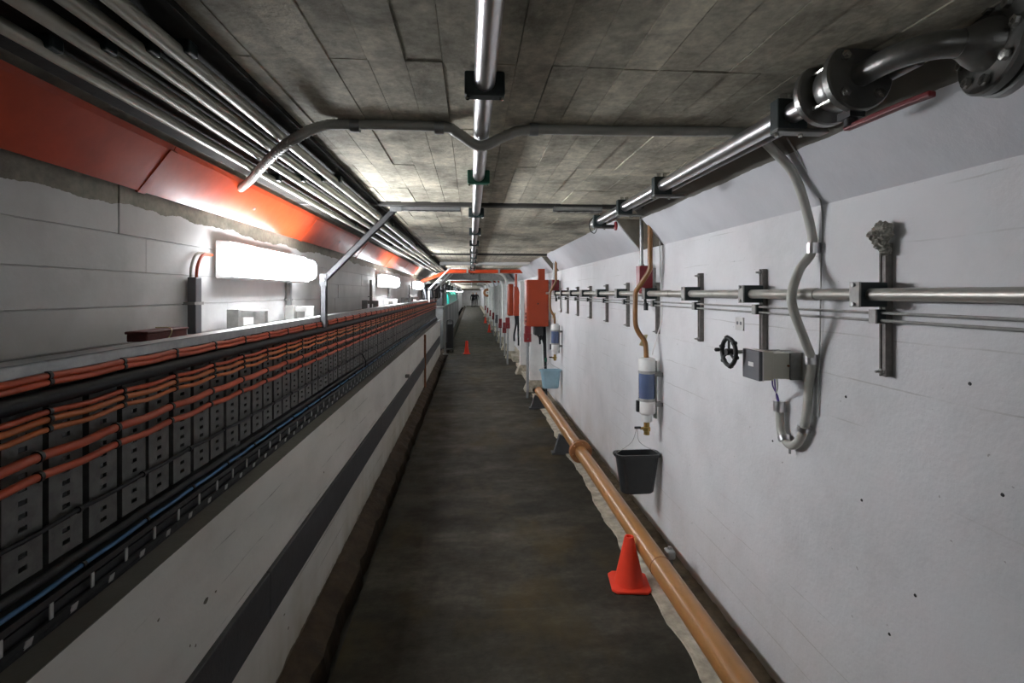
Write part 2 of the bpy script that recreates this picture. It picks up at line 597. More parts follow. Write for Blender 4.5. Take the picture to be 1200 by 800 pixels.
# low wall carrying the rack
lw = struct('wall_low', G().box(-1.18, -.81, Y0, 13.7, -.2, .94), 'wall_low', 'low cream painted wall under the cable rack')
for cy, cz, w, h in ((1.64, .706, .016, .008), (1.70, .70, .006, .005), (1.55, .63, .005, .004), (1.58, .61, .005, .004), (1.40, .80, .005, .004), (2.9, .66, .008, .005), (2.3, .25, .010, .004), (2.35, .16, .008, .006)):
    poly = [(cy + w * math.cos(a) * random.uniform(.6, 1.2), cz + h * math.sin(a) * random.uniform(.6, 1.2)) for a in [k * PI / 4 for k in range(8)]]
    part('paint_chip', G().prism(poly, -.811, -.8092, 'x'), 'bare', lw)
# ceiling slab and boards
cl = struct('ceiling', G().box(-1.4, 1.45, Y0, Y1, 2.197, 2.4), 'ceiling_far', 'rough board formed concrete ceiling')
for r in range(12):
    ya = .72 + .49 * r
    for k in range(24):
        xa = -1.02 + .0867 * k
        j = random.uniform(-.004, .004)
        z = 2.190 + random.uniform(-.0022, .0022)
        part('board', G().box(xa + .0009, xa + .0858, ya + .0012 + j, ya + .4888 + j, z, 2.199), 'ceiling', cl)
    if r == 0:
        for k in range(24):
            xa = -1.02 + .0867 * k
            part('board', G().box(xa + .0009, xa + .0858, .24, ya - .003, 2.19, 2.199), 'ceiling', cl)
struct('trim_4', G().box(-1.0, 1.06, 3.075, 3.135, 2.17, 2.198), 'dark_trim', 'dark strip across the ceiling at the strut frame')  # dark band across the ceiling in line with the strut frame
struct('trim_5', G().box(-1.0, 1.06, 7.1, 7.16, 2.17, 2.198), 'dark_trim', 'dark steel strip across the ceiling near the orange cabinet')
struct('wall_end', G().box(-1.5, 1.5, Y1, Y1 + .2, -.2, 2.4), 'wall_l', 'pale wall closing the far end of the tunnel')
struct('wall_back', G().box(-1.5, 1.5, Y0 - .2, Y0, -.2, 2.4), 'wall', 'painted wall behind the viewer')

# ------------------------------------------------------------------ lamps
ORD = ['first', 'second', 'third', 'fourth', 'fifth', 'sixth', 'seventh', 'eighth', 'ninth', 'tenth', 'eleventh', 'twelfth', 'thirteenth', 'fourteenth', 'fifteenth', 'sixteenth', 'seventeenth']


def lamp_bar(ya, yb, sc):
    """bar with a rounded front profile, scaled from sc[0] to sc[1] along its length"""
    cx, cz, hx, hz, rr = XL + .108, 1.8015, .042, .0665, .034
    pr = []
    for sx, sz, a0 in ((1, 1, 0), (-1, 1, 90), (-1, -1, 180), (1, -1, 270)):
        r_ = rr if sx > 0 else .006
        for k in range(5):
            a = math.radians(a0 + k * 22.5)
            pr.append((sx * (hx - r_) + r_ * math.cos(a), sz * (hz - r_) + r_ * math.sin(a)))
    n = len(pr)
    st = [(ya, sc[0]), (ya + (yb - ya) * .55, sc[0] if sc[1] == 1 else .97), (yb, sc[1])]
    vs = [(cx + x * q, yy, cz + z * q) for yy, q in st for x, z in pr]
    fs = [tuple(range(n - 1, -1, -1)), tuple(2 * n + k for k in range(n))]
    for i in range(2):
        fs += [(i * n + k, i * n + (k + 1) % n, (i + 1) * n + (k + 1) % n, (i + 1) * n + k) for k in range(n)]
    if yb < ya:
        fs = [f[::-1] for f in fs]
    return G().add(vs, fs, True)


def lamp(i, y):
    lab = ['glowing wall lamp on the left wall behind the viewer', 'glowing fluorescent wall lamp nearest the viewer', 'second glowing wall lamp, beyond the diagonal strut', 'third glowing wall lamp, small, beside the curved black hose'][i] if i < 4 else '%s lamp from the viewer in the row on the left wall' % ORD[i - 1]
    t = thing('fluorescent_lamp', lab, 'lamp', (XL, y, 1.735), 'fluorescent lamps along the left wall')
    L = .60
    # opaque tray behind the diffuser, held off the wall by two brackets
    part('housing', G().prism([(XL + .030, 1.722), (XL + .036, 1.714), (XL + .110, 1.720), (XL + .110, 1.728), (XL + .074, 1.730), (XL + .074, 1.872), (XL + .092, 1.874), (XL + .092, 1.884), (XL + .036, 1.888), (XL + .030, 1.882)], y - L + .06, y + L - .06), 'white', t, .003)
    part('diffuser', lamp_bar(y - L + .06, y + L - .06, (1, 1)), 'lamp', t)
    part('end_cap', lamp_bar(y - L + .06, y - L, (1, .82)), 'lamp_end', t)
    part('end_cap', lamp_bar(y + L - .06, y + L, (1, .82)), 'lamp_end', t)
    for s in (-1, 1):
        part('wall_bracket', G().box(XL - .001, XL + .032, y + s * (L - .15) - .02, y + s * (L - .15) + .02, 1.77, 1.83), 'grey_paint', t, .003)


for i, y in enumerate(LAMP_Y):
    lamp(i, y)

# ------------------------------------------------------------------ orange duct
OD = [(-1.165, 2.012), (-1.155, 2.006), (-1.048, 2.150), (-1.040, 2.168), (-1.052, 2.172), (-1.062, 2.155)]
t = thing('cable_duct', 'long glossy orange sheet metal duct along the top of the left wall', 'duct', (-1.1, 0, 2.0))
yj = [-1.6, .1, 1.90, 3.6, 5.3, 7.0, 8.7, 10.4]
for a, b in zip(yj, yj[1:]):
    part('duct_panel', G().prism(OD, a + .002, b - .002), 'orange', t)
    s = [(x + .004, z - .003) for x, z in OD]
    part('joint_strip', G().prism([(-1.168, 2.004), (-1.157, 2.000), (-1.044, 2.149), (-1.052, 2.156)], b - .022, b + .022), 'orange', t, .002, 1)
for a in (1.0, 2.7, 4.4, 6.1):
    part('screw', G().lathe([(.008, 0), (.006, .005)], (-1.1, a, 2.077), (.8, 0, -.6), 8), 'galv', t)

# ------------------------------------------------------------------ four conduits under the ceiling on the left
for k, (x, r, lab) in enumerate(((-.605, .016, 'innermost of four steel conduits under the ceiling, furthest from the orange duct'), (-.680, .017, 'second steel conduit out from the ceiling side of the bundle by the orange duct'), (-.766, .016, 'third steel conduit of the bundle above the orange duct'), (-.872, .015, 'outermost steel conduit of the four, running closest to the orange duct'))):
    t = thing('ceiling_conduit', lab, 'pipe', (x, 0, 2.13), 'conduits above the orange duct')
    part('tube', G().tube((x, -1.5, 2.148), (x, 13.5, 2.148), r, 14), 'conduit_paint', t)
    for y in (3.35, 6.2, 9.0, 11.8):
        part('coupling', G().tube((x, y - .035, 2.148), (x, y + .035, 2.148), r + .003, 14), 'conduit_paint', t)
    for y in (1.12, 2.35, 3.9, 5.6, 7.4, 9.4):
        part('clamp', G().box(x - .028, x + .028, y - .018, y + .018, 2.145, 2.1735), 'clamp', t, .004)

struct('trim_shade', G().box(-1.0, -.545, -1.5, 13.5, 2.1735, 2.189), 'conduit_shade', 'long dark sheet standing for the ceiling shade behind the four steel conduits')  # near-black sheet paints the shade on the ceiling above the conduits

# ------------------------------------------------------------------ centre pipe
t = thing('ceiling_pipe', 'polished steel pipe running down the middle of the ceiling', 'pipe', (.033, 0, 2.13))
part('tube', G().tube((.033, -1.5, 2.160), (.033, 45, 2.160), .0255, 20), 'stainless', t)
for i in range(13):
    y = 1.255 + 1.0 * i
    c = part('clamp', G().box(-.016, .082, y - .02, y + .02, 2.128, 2.186), 'clampgreen' if i == 1 else 'clamp', t, .005)
    part('clamp_stem', G().box(.008, .058, y - .016, y + .016, 2.18, 2.194), 'darksteel2', t)
    for s in (-1, 1):
        part('bolt', G().lathe([(.006, 0), (.006, .007), (.003, .008)], (.033 + s * .041, y, 2.129), (0, 0, -1), 6, False), 'steel', c)
solo('anchor_bolt', G().tube((-.80, 1.34, 2.196), (-.797, 1.338, 2.178), .004, 8), 'stainless', 'tiny shiny bolt end poking from the ceiling boards', 'bolt')

# ------------------------------------------------------------------ right overhead pipe with the valve
PX, PZ = .862, 2.133
t = thing('overhead_pipe', 'steel pipe hung under the ceiling along the right wall', 'pipe', (PX, 0, 2.1))
part('tube', G().tube((PX, 1.18, PZ), (PX, 3.55, PZ), .027, 20), 'stainless', t)
part('side_conduit', G().tube((PX + .075, 1.0, PZ + .004), (PX + .075, 3.42, PZ + .004), .012, 12), 'galv', t)
for y in (1.33, 2.26, 2.83, 3.39):
    c = part('clamp', G().box(PX - .042, PX + .042, y - .02, y + .02, PZ - .042, PZ + .040), 'clamp', t, .004)
    part('clamp_foot', G().box(PX - .042, PX + .105, y - .02, y + .02, PZ - .05, PZ - .040), 'darksteel', t, .002, 1)
    for s in (-1, 1):
        part('hanger_rod', G().tube((PX + s * .014, y, PZ + .036), (PX + s * .014, y, 2.198), .009, 10), 'steel', t)
        part('bolt', G().lathe([(.006, 0), (.006, .008)], (PX + s * .034, y, PZ - .05), (0, 0, -1), 6, False), 'steel', c)
part('end_fitting', G().lathe([(.03, 0), (.034, .01), (.034, .05), (.024, .06), (.016, .11)], (PX, 3.42, PZ), (0, 1, 0), 16), 'galv', t)

t = thing('pipe_valve', 'dark flanged ball valve with red lever and elbow at the end of the overhead pipe', 'valve', (PX, 1.05, 2.02))
q = (0, 1, 0)
fa = part('flange', G().lathe([(.03, 0), (.074, 0), (.078, .004), (.078, .020), (.074, .024), (.03, .024)], (PX, 1.172, PZ), q, 32), 'darksteel2', t)
part('valve_body', G().lathe([(.040, 0), (.056, .02), (.058, .04), (.056, .06), (.040, .08)], (PX, 1.092, PZ), q, 28), 'darksteel2', t)
fb = part('flange', G().lathe([(.03, 0), (.074, 0), (.078, .004), (.078, .020), (.074, .024), (.03, .024)], (PX, 1.070, PZ), q, 32), 'darksteel', t)
for k in range(4):
    a = PI / 4 + k * PI / 2
    bx, bz = PX + .057 * math.cos(a), PZ + .057 * math.sin(a)
    part('bolt', G().tube((bx, 1.055, bz), (bx, 1.205, bz), .0055, 8).lathe([(.011, 0), (.011, .009)], (bx, 1.060, bz), q, 6, False).lathe([(.011, 0), (.011, .009)], (bx, 1.197, bz), q, 6, False), 'steel', t)
elb = bez([(PX, 1.072, PZ), (PX, 1.03, PZ), (PX + .008, .975, PZ), (PX + .035, .925, PZ - .004), (PX + .075, .903, PZ - .008)], 8)
part('elbow', G().path(elb, .0255, 20), 'darksteel', t)
ax = Vector((1, -.28, -.12)).normalized()
p0 = Vector((PX + .066, .906, PZ - .008))
part('reducer', G().lathe([(.027, 0), (.029, .006), (.040, .022), (.047, .036), (.050, .05)], p0, ax, 24), 'darksteel', t)
fc = part('wall_flange', G().lathe([(.03, 0), (.088, 0), (.092, .004), (.092, .018), (.088, .022), (.03, .022)], p0 + ax * .05, ax, 36), 'darksteel', t)
fd = part('wall_flange', G().lathe([(.03, 0), (.090, 0), (.094, .004), (.094, .018), (.090, .022), (.03, .022)], p0 + ax * .076, ax, 36), 'galv', t)
qq = Vector((0, 0, 1)).rotation_difference(ax).to_matrix()
for k in range(8):
    a = PI / 8 + k * PI / 4
    c = p0 + ax * .040 + qq @ Vector((.071 * math.cos(a), .071 * math.sin(a), 0))
    part('bolt', G().tube(c, c + ax * .075, .005, 8).lathe([(.0105, 0), (.0105, .009)], c, ax, 6, False), 'steel', t)
part('wall_stub', G().tube(p0 + ax * .09, p0 + ax * .30, .032, 20), 'galv', t)
part('valve_stem', G().tube((PX, 1.10, PZ - .04), (PX, 1.10, 2.028), .014, 14).box(PX - .018, PX + .018, 1.08, 1.12, 2.045, 2.062), 'black', t)
part('lever', G().prism([(PX - .009, 1.115), (PX + .009, 1.115), (PX + .012, .955), (PX + .02, .905), (PX + .002, .902), (PX - .004, .955)], 2.022, 2.034, 'z'), 'red', t, .003)

# ------------------------------------------------------------------ flexible conduit crossing the ceiling and looping down the wall
FP = [(-1.055, 2.45, 2.13), (-.92, 2.22, 2.118), (-.72, 1.86, 2.103), (-.565, 1.64, 2.116), (-.47, 1.63, 2.164), (-.38, 1.63, 2.174), (-.1, 1.63, 2.174), (-.04, 1.63, 2.154), (.03, 1.63, 2.116), (.11, 1.63, 2.150), (.19, 1.63, 2.172), (.5, 1.625, 2.174), (.86, 1.62, 2.178), (.97, 1.66, 2.174), (1.06, 1.71, 2.140), (1.14, 1.73, 2.072), (1.205, 1.76, 1.960), (1.236, 1.765, 1.815), (1.19, 1.77, 1.735), (1.138, 1.735, 1.655), (1.142, 1.735, 1.590), (1.20, 1.755, 1.475), (1.236, 1.77, 1.40), (1.236, 1.785, 1.32), (1.236, 1.80, 1.20), (1.236, 1.835, 1.10), (1.236, 1.90, 1.058), (1.236, 1.955, 1.10), (1.234, 1.965, 1.21)]
t = thing('flexible_conduit', 'grey flexible conduit crossing the ceiling and looping down the right wall', 'conduit', (1.2, 1.8, 1.04))
fp = bez(FP, 10)
part('hose', G().path(fp, .0160, 12), 'flex', t)
# the spiral ridges of the hose over the ceiling span
acc, g = 0, G()
for a, b in zip(fp, fp[1:]):
    acc += (b - a).length
    if acc > .008 and a.z > 2.05 and a.x < .9:
        acc = 0
        d = (b - a).normalized()
        g.tube(a - d * .0016, a + d * .0016, .0172, 10)
r = part('spiral_ridge', g, 'flex', t)
r['kind'] = 'stuff'


def band(p, d, L, rad, mat='stainless', parent=t, name='clamp_band'):
    d = Vector(d).normalized()
    p = Vector(p)
    return part(name, G().tube(p - d * L / 2, p + d * L / 2, rad, 14), mat, parent)


for p, d in (((-.36, 1.63, 2.170), (1, 0, 0)), ((-.1, 1.63, 2.170), (1, 0, 0)), ((.2, 1.63, 2.173), (1, 0, 0))):
    band(p, d, .028, .020, 'galv')
for p, d, L in (((1.236, 1.765, 1.812), (0, 0, 1), .034), ((1.233, 1.772, 1.41), (0, 0, 1), .034), ((1.234, 1.965, 1.195), (0, 0, 1), .038), ((1.236, 1.815, 1.145), (0, -.3, 1), .018), ((1.236, 1.935, 1.075), (0, .6, 1), .018)):
    band(p, d, L * 1.1, .0222)
part('drip_nipple', G().tube((1.236, 1.90, 1.048), (1.236, 1.90, 1.025), .005, 8), 'galv', t)
solo('wall_wire', G().path(bez([(1.07, 1.66, 2.176), (1.13, 1.68, 2.108), (1.251, 1.74, 1.97), (1.253, 1.745, 1.7), (1.252, 1.75, 1.45), (1.253, 1.765, 1.2)], 8), .003, 6), 'galv_dull', 'thin grey wire running down the wall behind the looped conduit', 'wire')

# ------------------------------------------------------------------ wall pipe and two thin conduits on the right
t = thing('wall_pipe', 'long grey horizontal pipe clamped to the right wall at eye height', 'pipe', (1.185, 0, 1.62))
part('tube', G().tube((1.185, -1.5, 1.645), (1.185, 8.2, 1.645), .0185, 16), 'wallpipe', t)
for y in (1.7, 3.0, 5.0):
    part('coupling', G().tube((1.185, y - .03, 1.645), (1.185, y + .03, 1.645), .0215, 16), 'wallpipe', t)
solo('wall_conduit', G().tube((1.222, -1.5, 1.590), (1.222, 8.2, 1.590), .0045, 8), 'galv_dull', 'upper of two thin conduits below the horizontal wall pipe', 'conduit')
solo('wall_conduit', G().tube((1.222, -1.5, 1.567), (1.222, 8.2, 1.567), .0045, 8), 'galv_dull', 'lower of two thin conduits below the horizontal wall pipe', 'conduit')

SUP = [(1.45, 1.80, 1.398), (2.10, 1.752, 1.36), (2.70, 1.757, 1.385), (3.345, 1.72, 1.375), (4.0, 1.731, 1.38), (4.63, 1.728, 1.38), (5.28, 1.722, 1.38), (5.92, 1.722, 1.38), (6.54, 1.72, 1.38), (7.05, 1.72, 1.38)]
SUPL = ['rusty wall pipe bracket under the grey lump, nearest the viewer', 'wall pipe bracket just above the small grey valve box', 'wall pipe bracket between the grey valve box and the brown drain pipe', 'wall pipe bracket just right of the bent brown pipe', 'first wall pipe bracket left of the bent brown pipe', 'second wall pipe bracket left of the bent brown pipe', 'third wall pipe bracket left of the bent brown pipe', 'fourth wall pipe bracket left of the bent brown pipe', 'fifth wall pipe bracket left of the bent brown pipe', 'last wall pipe bracket, beside the orange cabinet']
for (y, zt, zb), lab in zip(SUP, SUPL):
    t = thing('pipe_bracket', lab, 'bracket', (1.24, y, zb), 'wall pipe brackets')
    part('upright', G().box(1.240, XR + .002, y - .012, y + .012, zb, zt), 'bracket_steel', t, .002, 1)
    part('channel_lip', G().box(1.236, 1.241, y - .012, y - .007, zb, zt).box(1.236, 1.241, y + .007, y + .012, zb, zt), 'bracket_steel', t)
    c = part('clamp_block', G().box(1.152, 1.238, y - .019, y + .019, 1.608, 1.682), 'clamp', t, .003)
    pl = part('cover_plate', G().box(1.146, 1.153, y - .020, y + .020, 1.607, 1.683), 'galv_dull', t, .001, 1)
    for z in (1.616, 1.674):
        part('bolt', G().lathe([(.006, 0), (.006, .006)], (1.145, y, z), (-1, 0, 0), 6, False), 'galv', pl)
    part('small_clamp', G().box(1.208, 1.238, y - .014, y + .014, 1.558, 1.600), 'clamp', t, .003)
    part('small_plate', G().box(1.203, 1.209, y - .013, y + .013, 1.558, 1.600), 'galv_dull', t)
    for z in (zb + .015, zt - .015):
        part('anchor_screw', G().lathe([(.009, 0), (.009, .008), (.004, .009), (.004, .022)], (1.236, y, z), (-1, 0, 0), 6, False), 'galv_dull', t)
# grey lump stuck on the top of the nearest bracket
bm = bmesh.new()
for c, r in (((1.232, 1.45, 1.800), .021), ((1.228, 1.466, 1.824), .020), ((1.230, 1.432, 1.828), .019), ((1.235, 1.452, 1.848), .017), ((1.238, 1.44, 1.776), .015), ((1.236, 1.472, 1.842), .012), ((1.236, 1.424, 1.845), .011)):
    v = bmesh.ops.create_icosphere(bm, subdivisions=3, radius=r, matrix=Matrix.Translation(c))['verts']
    for q in v:
        d = (q.co - Vector(c))
        q.co = Vector(c) + d * (1 + .22 * math.sin(q.co.x * 700 + q.co.z * 900) * math.sin(q.co.y * 800) + random.uniform(-.1, .1))
me = bpy.data.meshes.new('putty_lump')
bm.to_mesh(me)
bm.free()
me.transform(Matrix.Translation((-1.235, -1.45, -1.77)))
tag(link('putty_lump', me, 'foam', None, (1.235, 1.45, 1.77)), 'crumbly grey lump of putty stuck on top of a wall bracket', 'putty')

# ------------------------------------------------------------------ valve box with handwheel
t = thing('valve_box', 'small grey and cream control box on the right wall beside the handwheel', 'control box', (1.2, 1.9, 1.31))
part('cover', G().box(1.075, 1.090, 1.838, 1.955, 1.318, 1.430), 'grey_box', t, .003)
part('cover_seal', G().box(1.089, 1.093, 1.836, 1.956, 1.317, 1.431), 'white', t)
part('body', G().box(1.092, 1.135, 1.840, 1.952, 1.320, 1.428), 'cream', t, .003)
part('rear_body', G().box(1.135, 1.212, 1.862, 1.940, 1.322, 1.420), 'cream', t, .003)
part('back_plate', G().box(1.212, XR + .002, 1.858, 1.945, 1.318, 1.422), 'galv_dull', t)
part('name_plate', G().box(1.0735, 1.0752, 1.875, 1.910, 1.368, 1.384), 'white', t)
part('screw', G().lathe([(.004, 0), (.004, .005)], (1.205, 1.862, 1.372), (0, -1, 0), 8), 'rust', t)
t = thing('handwheel', 'black handwheel with knob left of the small grey control box', 'handwheel', (1.06, 2.0, 1.34))
hc = (1.045, 2.005, 1.41)
part('rim', G().torus(hc, .055, .009, (1, 0, 0), 32, 10), 'black', t)
part('hub', G().lathe([(.014, -.012), (.014, .014)], hc, (1, 0, 0), 14), 'black', t)
for k in range(3):
    a = PI / 2 + k * 2 * PI / 3
    part('spoke', G().tube(hc, (hc[0], hc[1] + .054 * math.cos(a), hc[2] + .054 * math.sin(a)), .005, 8), 'black', t)
part('knob', G().lathe([(.004, 0), (.004, .012), (.008, .016), (.008, .032), (.003, .036)], (hc[0], hc[1] + .05, hc[2] + .004), (-1, 0, 0), 10), 'black', t)
for k in range(6):
    a = k * PI / 3 + .3
    part('grip_lobe', G().lathe([(.007, -.01), (.011, 0), (.007, .01)], (hc[0], hc[1] + .058 * math.cos(a), hc[2] + .058 * math.sin(a)), (1, 0, 0), 8), 'black', t)
part('stem', G().tube(hc, (XR + .004, hc[1], hc[2]), .008, 10), 'galv_dull', t)
for k, (m_, ye, lab) in enumerate((('purple', 1.900, 'left purple wire hanging under the control box'), ('purple', 1.885, 'right purple wire hanging under the control box'), ('white', 1.870, 'thin white wire hanging under the control box'))):
    solo('box_wire', G().path(bez([(1.165, ye, 1.325), (1.18, ye + .02, 1.285), (1.215, 1.945 + .006 * k, 1.24), (1.232, 1.962 + .003 * k, 1.205)], 6), .0028, 6), m_, lab, 'wire', 'wires from the control box')
t = thing('wall_plate', 'tiny pale socket plate with two dots below the thin wall conduits', 'socket', (XR, 2.31, 1.48))
part('plate', G().box(XR - .006, XR + .002, 2.275, 2.345, 1.475, 1.535), 'grey_pale', t, .001, 1)
for y in (2.295, 2.325):
    part('socket_hole', G().lathe([(.009, 0), (.009, .001)], (XR - .006, y, 1.508), (-1, 0, 0), 8), 'grey_box', t)


# ------------------------------------------------------------------ drain stations: brown pipe, filter, bucket, red box
def station(dy, which, bmat):
    y = 3.26 + dy
    beyond = which
    solo('drain_down_pipe', G().path(bez([(1.165, y, 2.18), (1.165, y, 2.0), (1.165, y, 1.85), (1.162, y, 1.80), (1.125, y + .05, 1.715), (1.100, y + .09, 1.655), (1.098, y + .095, 1.60), (1.100, y + .10, 1.45), (1.118, y + .09, 1.385), (1.152, y + .06, 1.32), (1.158, y + .05, 1.215)], 8), .0165, 14), 'brown_pipe', 'bent brown pipe from the ceiling notch ' + beyond[0], 'pipe', 'brown drain pipes')
    t = thing('water_filter', beyond[1], 'filter', (1.16, y + .05, .70), 'water filters')
    c = (1.160, y + .05, 0)
    L = lambda pr: [(r, z) for r, z in pr]
    part('cap', G().lathe(L([(.05, 1.135), (.056, 1.138), (.056, 1.205), (.052, 1.215), (.03, 1.222)]), c, (0, 0, 1), 28), 'white', t)
    cup = part('cup', G().lathe(L([(.050, .945), (.052, .95), (.052, 1.138)]), c, (0, 0, 1), 28), 'bluecup', t)
    part('cartridge', G().lathe(L([(.018, .95), (.02, 1.06), (.03, 1.065), (.03, 1.09), (.016, 1.095), (.016, 1.136)]), c, (0, 0, 1), 18), 'grey_box', cup)
    part('ring', G().lathe(L([(.054, 1.118), (.056, 1.12), (.056, 1.136), (.054, 1.138)]), c, (0, 0, 1), 28), 'galv_dull', t)
    part('ring', G().lathe(L([(.054, .935), (.056, .937), (.056, .953), (.054, .955)]), c, (0, 0, 1), 28), 'galv_dull', t)
    part('bowl', G().lathe(L([(.036, .80), (.038, .845), (.054, .855), (.058, .865), (.058, .925), (.054, .936)]), c, (0, 0, 1), 28), 'white', t)
    part('bracket_bar', G().box(1.212, 1.224, y + .03, y + .07, .82, 1.2).box(1.2, XR + .003, y + .02, y + .08, 1.10, 1.125).box(1.2, XR + .003, y + .02, y + .08, .90, .925), 'darksteel', t)
    part('side_lever', G().box(1.088, 1.106, y + .03, y + .06, .865, .94), 'black', t, .004)
    part('drain_valve', G().lathe(L([(.020, .712), (.020, .735), (.026, .738), (.026, .76), (.020, .765), (.020, .802)]), c, (0, 0, 1), 8, False).tube((1.16, y + .05, .755), (1.115, y + .045, .755), .009, 10), 'brass', t)
    part('tap_handle', G().box(1.075, 1.12, y + .038, y + .052, .752, .768), 'black', t, .004)
    # bucket: rounded rectangular pail
    bz0, bz1 = .325, .585
    t2 = thing('bucket', beyond[2], 'bucket', (1.10, y + .08, bz0), 'drip buckets')

    def ring(hx, hy, z, rr, cx=1.103, cy=y + .08):
        out = []
        for sx, sy, a0 in ((1, 1, 0), (-1, 1, 90), (-1, -1, 180), (1, -1, 270)):
            for k in range(5):
                a = math.radians(a0 + k * 22.5)
                out.append((cx + sx * (hx - rr) + rr * math.cos(a), cy + sy * (hy - rr) + rr * math.sin(a), z))
        return out
    prof = [(.104, .046, bz0), (.110, .050, bz0 + .008), (.142, .060, bz1 - .02), (.152, .068, bz1 - .02), (.152, .068, bz1), (.138, .056, bz1), (.104, .044, bz0 + .012)]
    vs, fs = [], []
    for hx, hy, z in prof:
        vs += ring(hx, hy, z, .045)
    n = 20
    for i in range(len(prof) - 1):
        for k in range(n):
            fs.append((i * n + k, i * n + (k + 1) % n, (i + 1) * n + (k + 1) % n, (i + 1) * n + k))
    fs += [tuple(range(n - 1, -1, -1)), tuple((len(prof) - 1) * n + k for k in range(n))]
    part('pail', G().add(vs, fs), bmat, t2)
    part('wire_handle', G().path(bez([(1.103 - .148, y + .08, bz1 - .006), (1.06, y + .06, .66), (1.095, y + .05, .752), (1.115, y + .055, .66), (1.103 + .148, y + .08, bz1 - .006)], 8), .0018, 6), 'galv_dull', t2)
    part('lip_hook', G().box(.944, .956, y + .06, y + .1, bz1 - .012, bz1 + .002), bmat, t2)
    # red alarm box and its conduit
    t3 = thing('red_box', beyond[3], 'alarm box', (1.18, y + .16, 1.63), 'red boxes behind the drain pipes')
    part('body', G().prism([(1.142, 1.70), (1.165, 1.645), (1.235, 1.645), (1.235, 1.835), (1.142, 1.835)], y + .14, y + .22), 'red', t3, .004)
    part('mount', G().box(1.23, XR + .003, y + .15, y + .21, 1.67, 1.82), 'galv_dull', t3)
    part('gland', G().lathe([(.02, 0), (.02, .012), (.014, .014), (.014, .04)], (1.165, y + .17, 1.833), (0, 0, 1), 12), 'galv', t3)
    part('tail', G().tube((1.19, y + .18, 1.65), (1.2, y + .18, 1.55), .01, 8).lathe([(.016, 0), (.016, .05)], (1.2, y + .18, 1.53), (0, 0, 1), 10), 'black', t3)
    solo('box_conduit', G().tube((1.165, y + .17, 1.874), (1.165, y + .17, 2.19), .0125, 12), 'galv', beyond[4], 'conduit', 'conduits above the red boxes')
    solo('drip_tube', G().path(bez([(1.243, y + .04, 2.19), (1.243, y + .03, 2.0), (1.243, y + .02, 1.75), (1.243, y + .0, 1.50), (1.21, y + .0, 1.36), (1.185, y + .025, 1.24)], 6), .004, 8), 'white', beyond[5], 'tube', 'thin drip tubes')
    solo('paper_tag', G().prism([(1.12, 1.30), (1.155, 1.37), (1.18, 1.37), (1.155, 1.29)], y + .085, y + .088), 'paleyellow', beyond[6], 'tag', 'paper tags')


station(0, ('in front of the near red box', 'blue and white water filter above the black bucket', 'black plastic bucket hanging under the near water filter', 'red alarm box behind the near bent brown pipe', 'short grey conduit above the near red alarm box', 'thin pale drip tube beside the near bent brown pipe', 'small yellow tag at the bend of the near brown pipe'), 'bucket')
station(3.72, ('just right of the orange cabinet', 'small water filter above the light blue bucket', 'light blue plastic bucket beyond the end of the floor pipe', 'red alarm box beside the orange cabinet', 'short grey conduit above the red box by the orange cabinet', 'thin pale drip tube beside the orange cabinet', 'small yellow tag right of the orange cabinet'), 'bluebucket')

# ------------------------------------------------------------------ floor pipe, supports, cones
t = thing('floor_pipe', 'long glossy tan drain pipe running along the floor by the right wall', 'pipe', (.995, 4, .15))
part('tube', G().tube((.995, -1.0, .205), (.995, 7.50, .205), .056, 28), 'drain_pipe', t)
part('end_mouth', G().lathe([(.057, 0), (.060, .004), (.060, .03), (.057, .034)], (.995, 7.47, .205), (0, 1, 0), 24), 'flange_brown', t)
fl2 = part('flange', G().lathe([(.056, 0), (.098, 0), (.102, .004), (.102, .020), (.098, .024), (.056, .024)], (.995, 4.58, .205), (0, 1, 0), 32), 'flange_brown', t)
part('flange', G().lathe([(.056, 0), (.098, 0), (.102, .004), (.102, .020), (.098, .024), (.056, .024)], (.995, 4.61, .205), (0, 1, 0), 32), 'flange_brown', t)
for k in range(6):
    a = k * PI / 3 + .3
    p = (.995 + .08 * math.cos(a), 4.565, .205 + .08 * math.sin(a))
    part('bolt', G().tube(p, (p[0], 4.65, p[2]), .007, 8), 'flange_brown', fl2)
part('weld_ring', G().lathe([(.056, 0), (.059, .006), (.056, .012)], (.995, 2.62, .205), (0, 1, 0), 24), 'flange_brown', t)
for y, lab in ((1.0, 'dark grey pipe support wedge nearest the viewer, under the tan pipe'), (5.21, 'dark grey pipe support wedge just beyond the pipe flange'), (7.25, 'dark grey pipe support wedge under the far end of the tan pipe')):
    t = thing('pipe_support', lab, 'support', (.99, y, 0), 'floor pipe supports')
    part('wedge', G().prism([(.84, 0), (1.15, 0), (1.07, .20), (1.05, .18), (1.02, .155), (.97, .155), (.94, .18), (.905, .20)], y - .03, y + .03), 'support', t, .003, 1)
    part('foot', G().box(.825, 1.165, y - .045, y + .045, 0, .02), 'support', t)
t = thing('pipe_clip', 'grey lumpy pipe clip between the tan pipe and the wall, near the cone', 'clip', (1.1, 2.78, .2))
part('block', G().box(1.085, 1.135, 2.76, 2.82, .165, .215), 'galv_dull', t, .012, 3)
part('arm', G().box(1.10, 1.125, 2.78, 2.80, .012, .17), 'darksteel', t)
part('nut', G().lathe([(.012, 0), (.012, .016)], (1.11, 2.79, .213), (0, 0, 1), 6, False), 'galv', t)


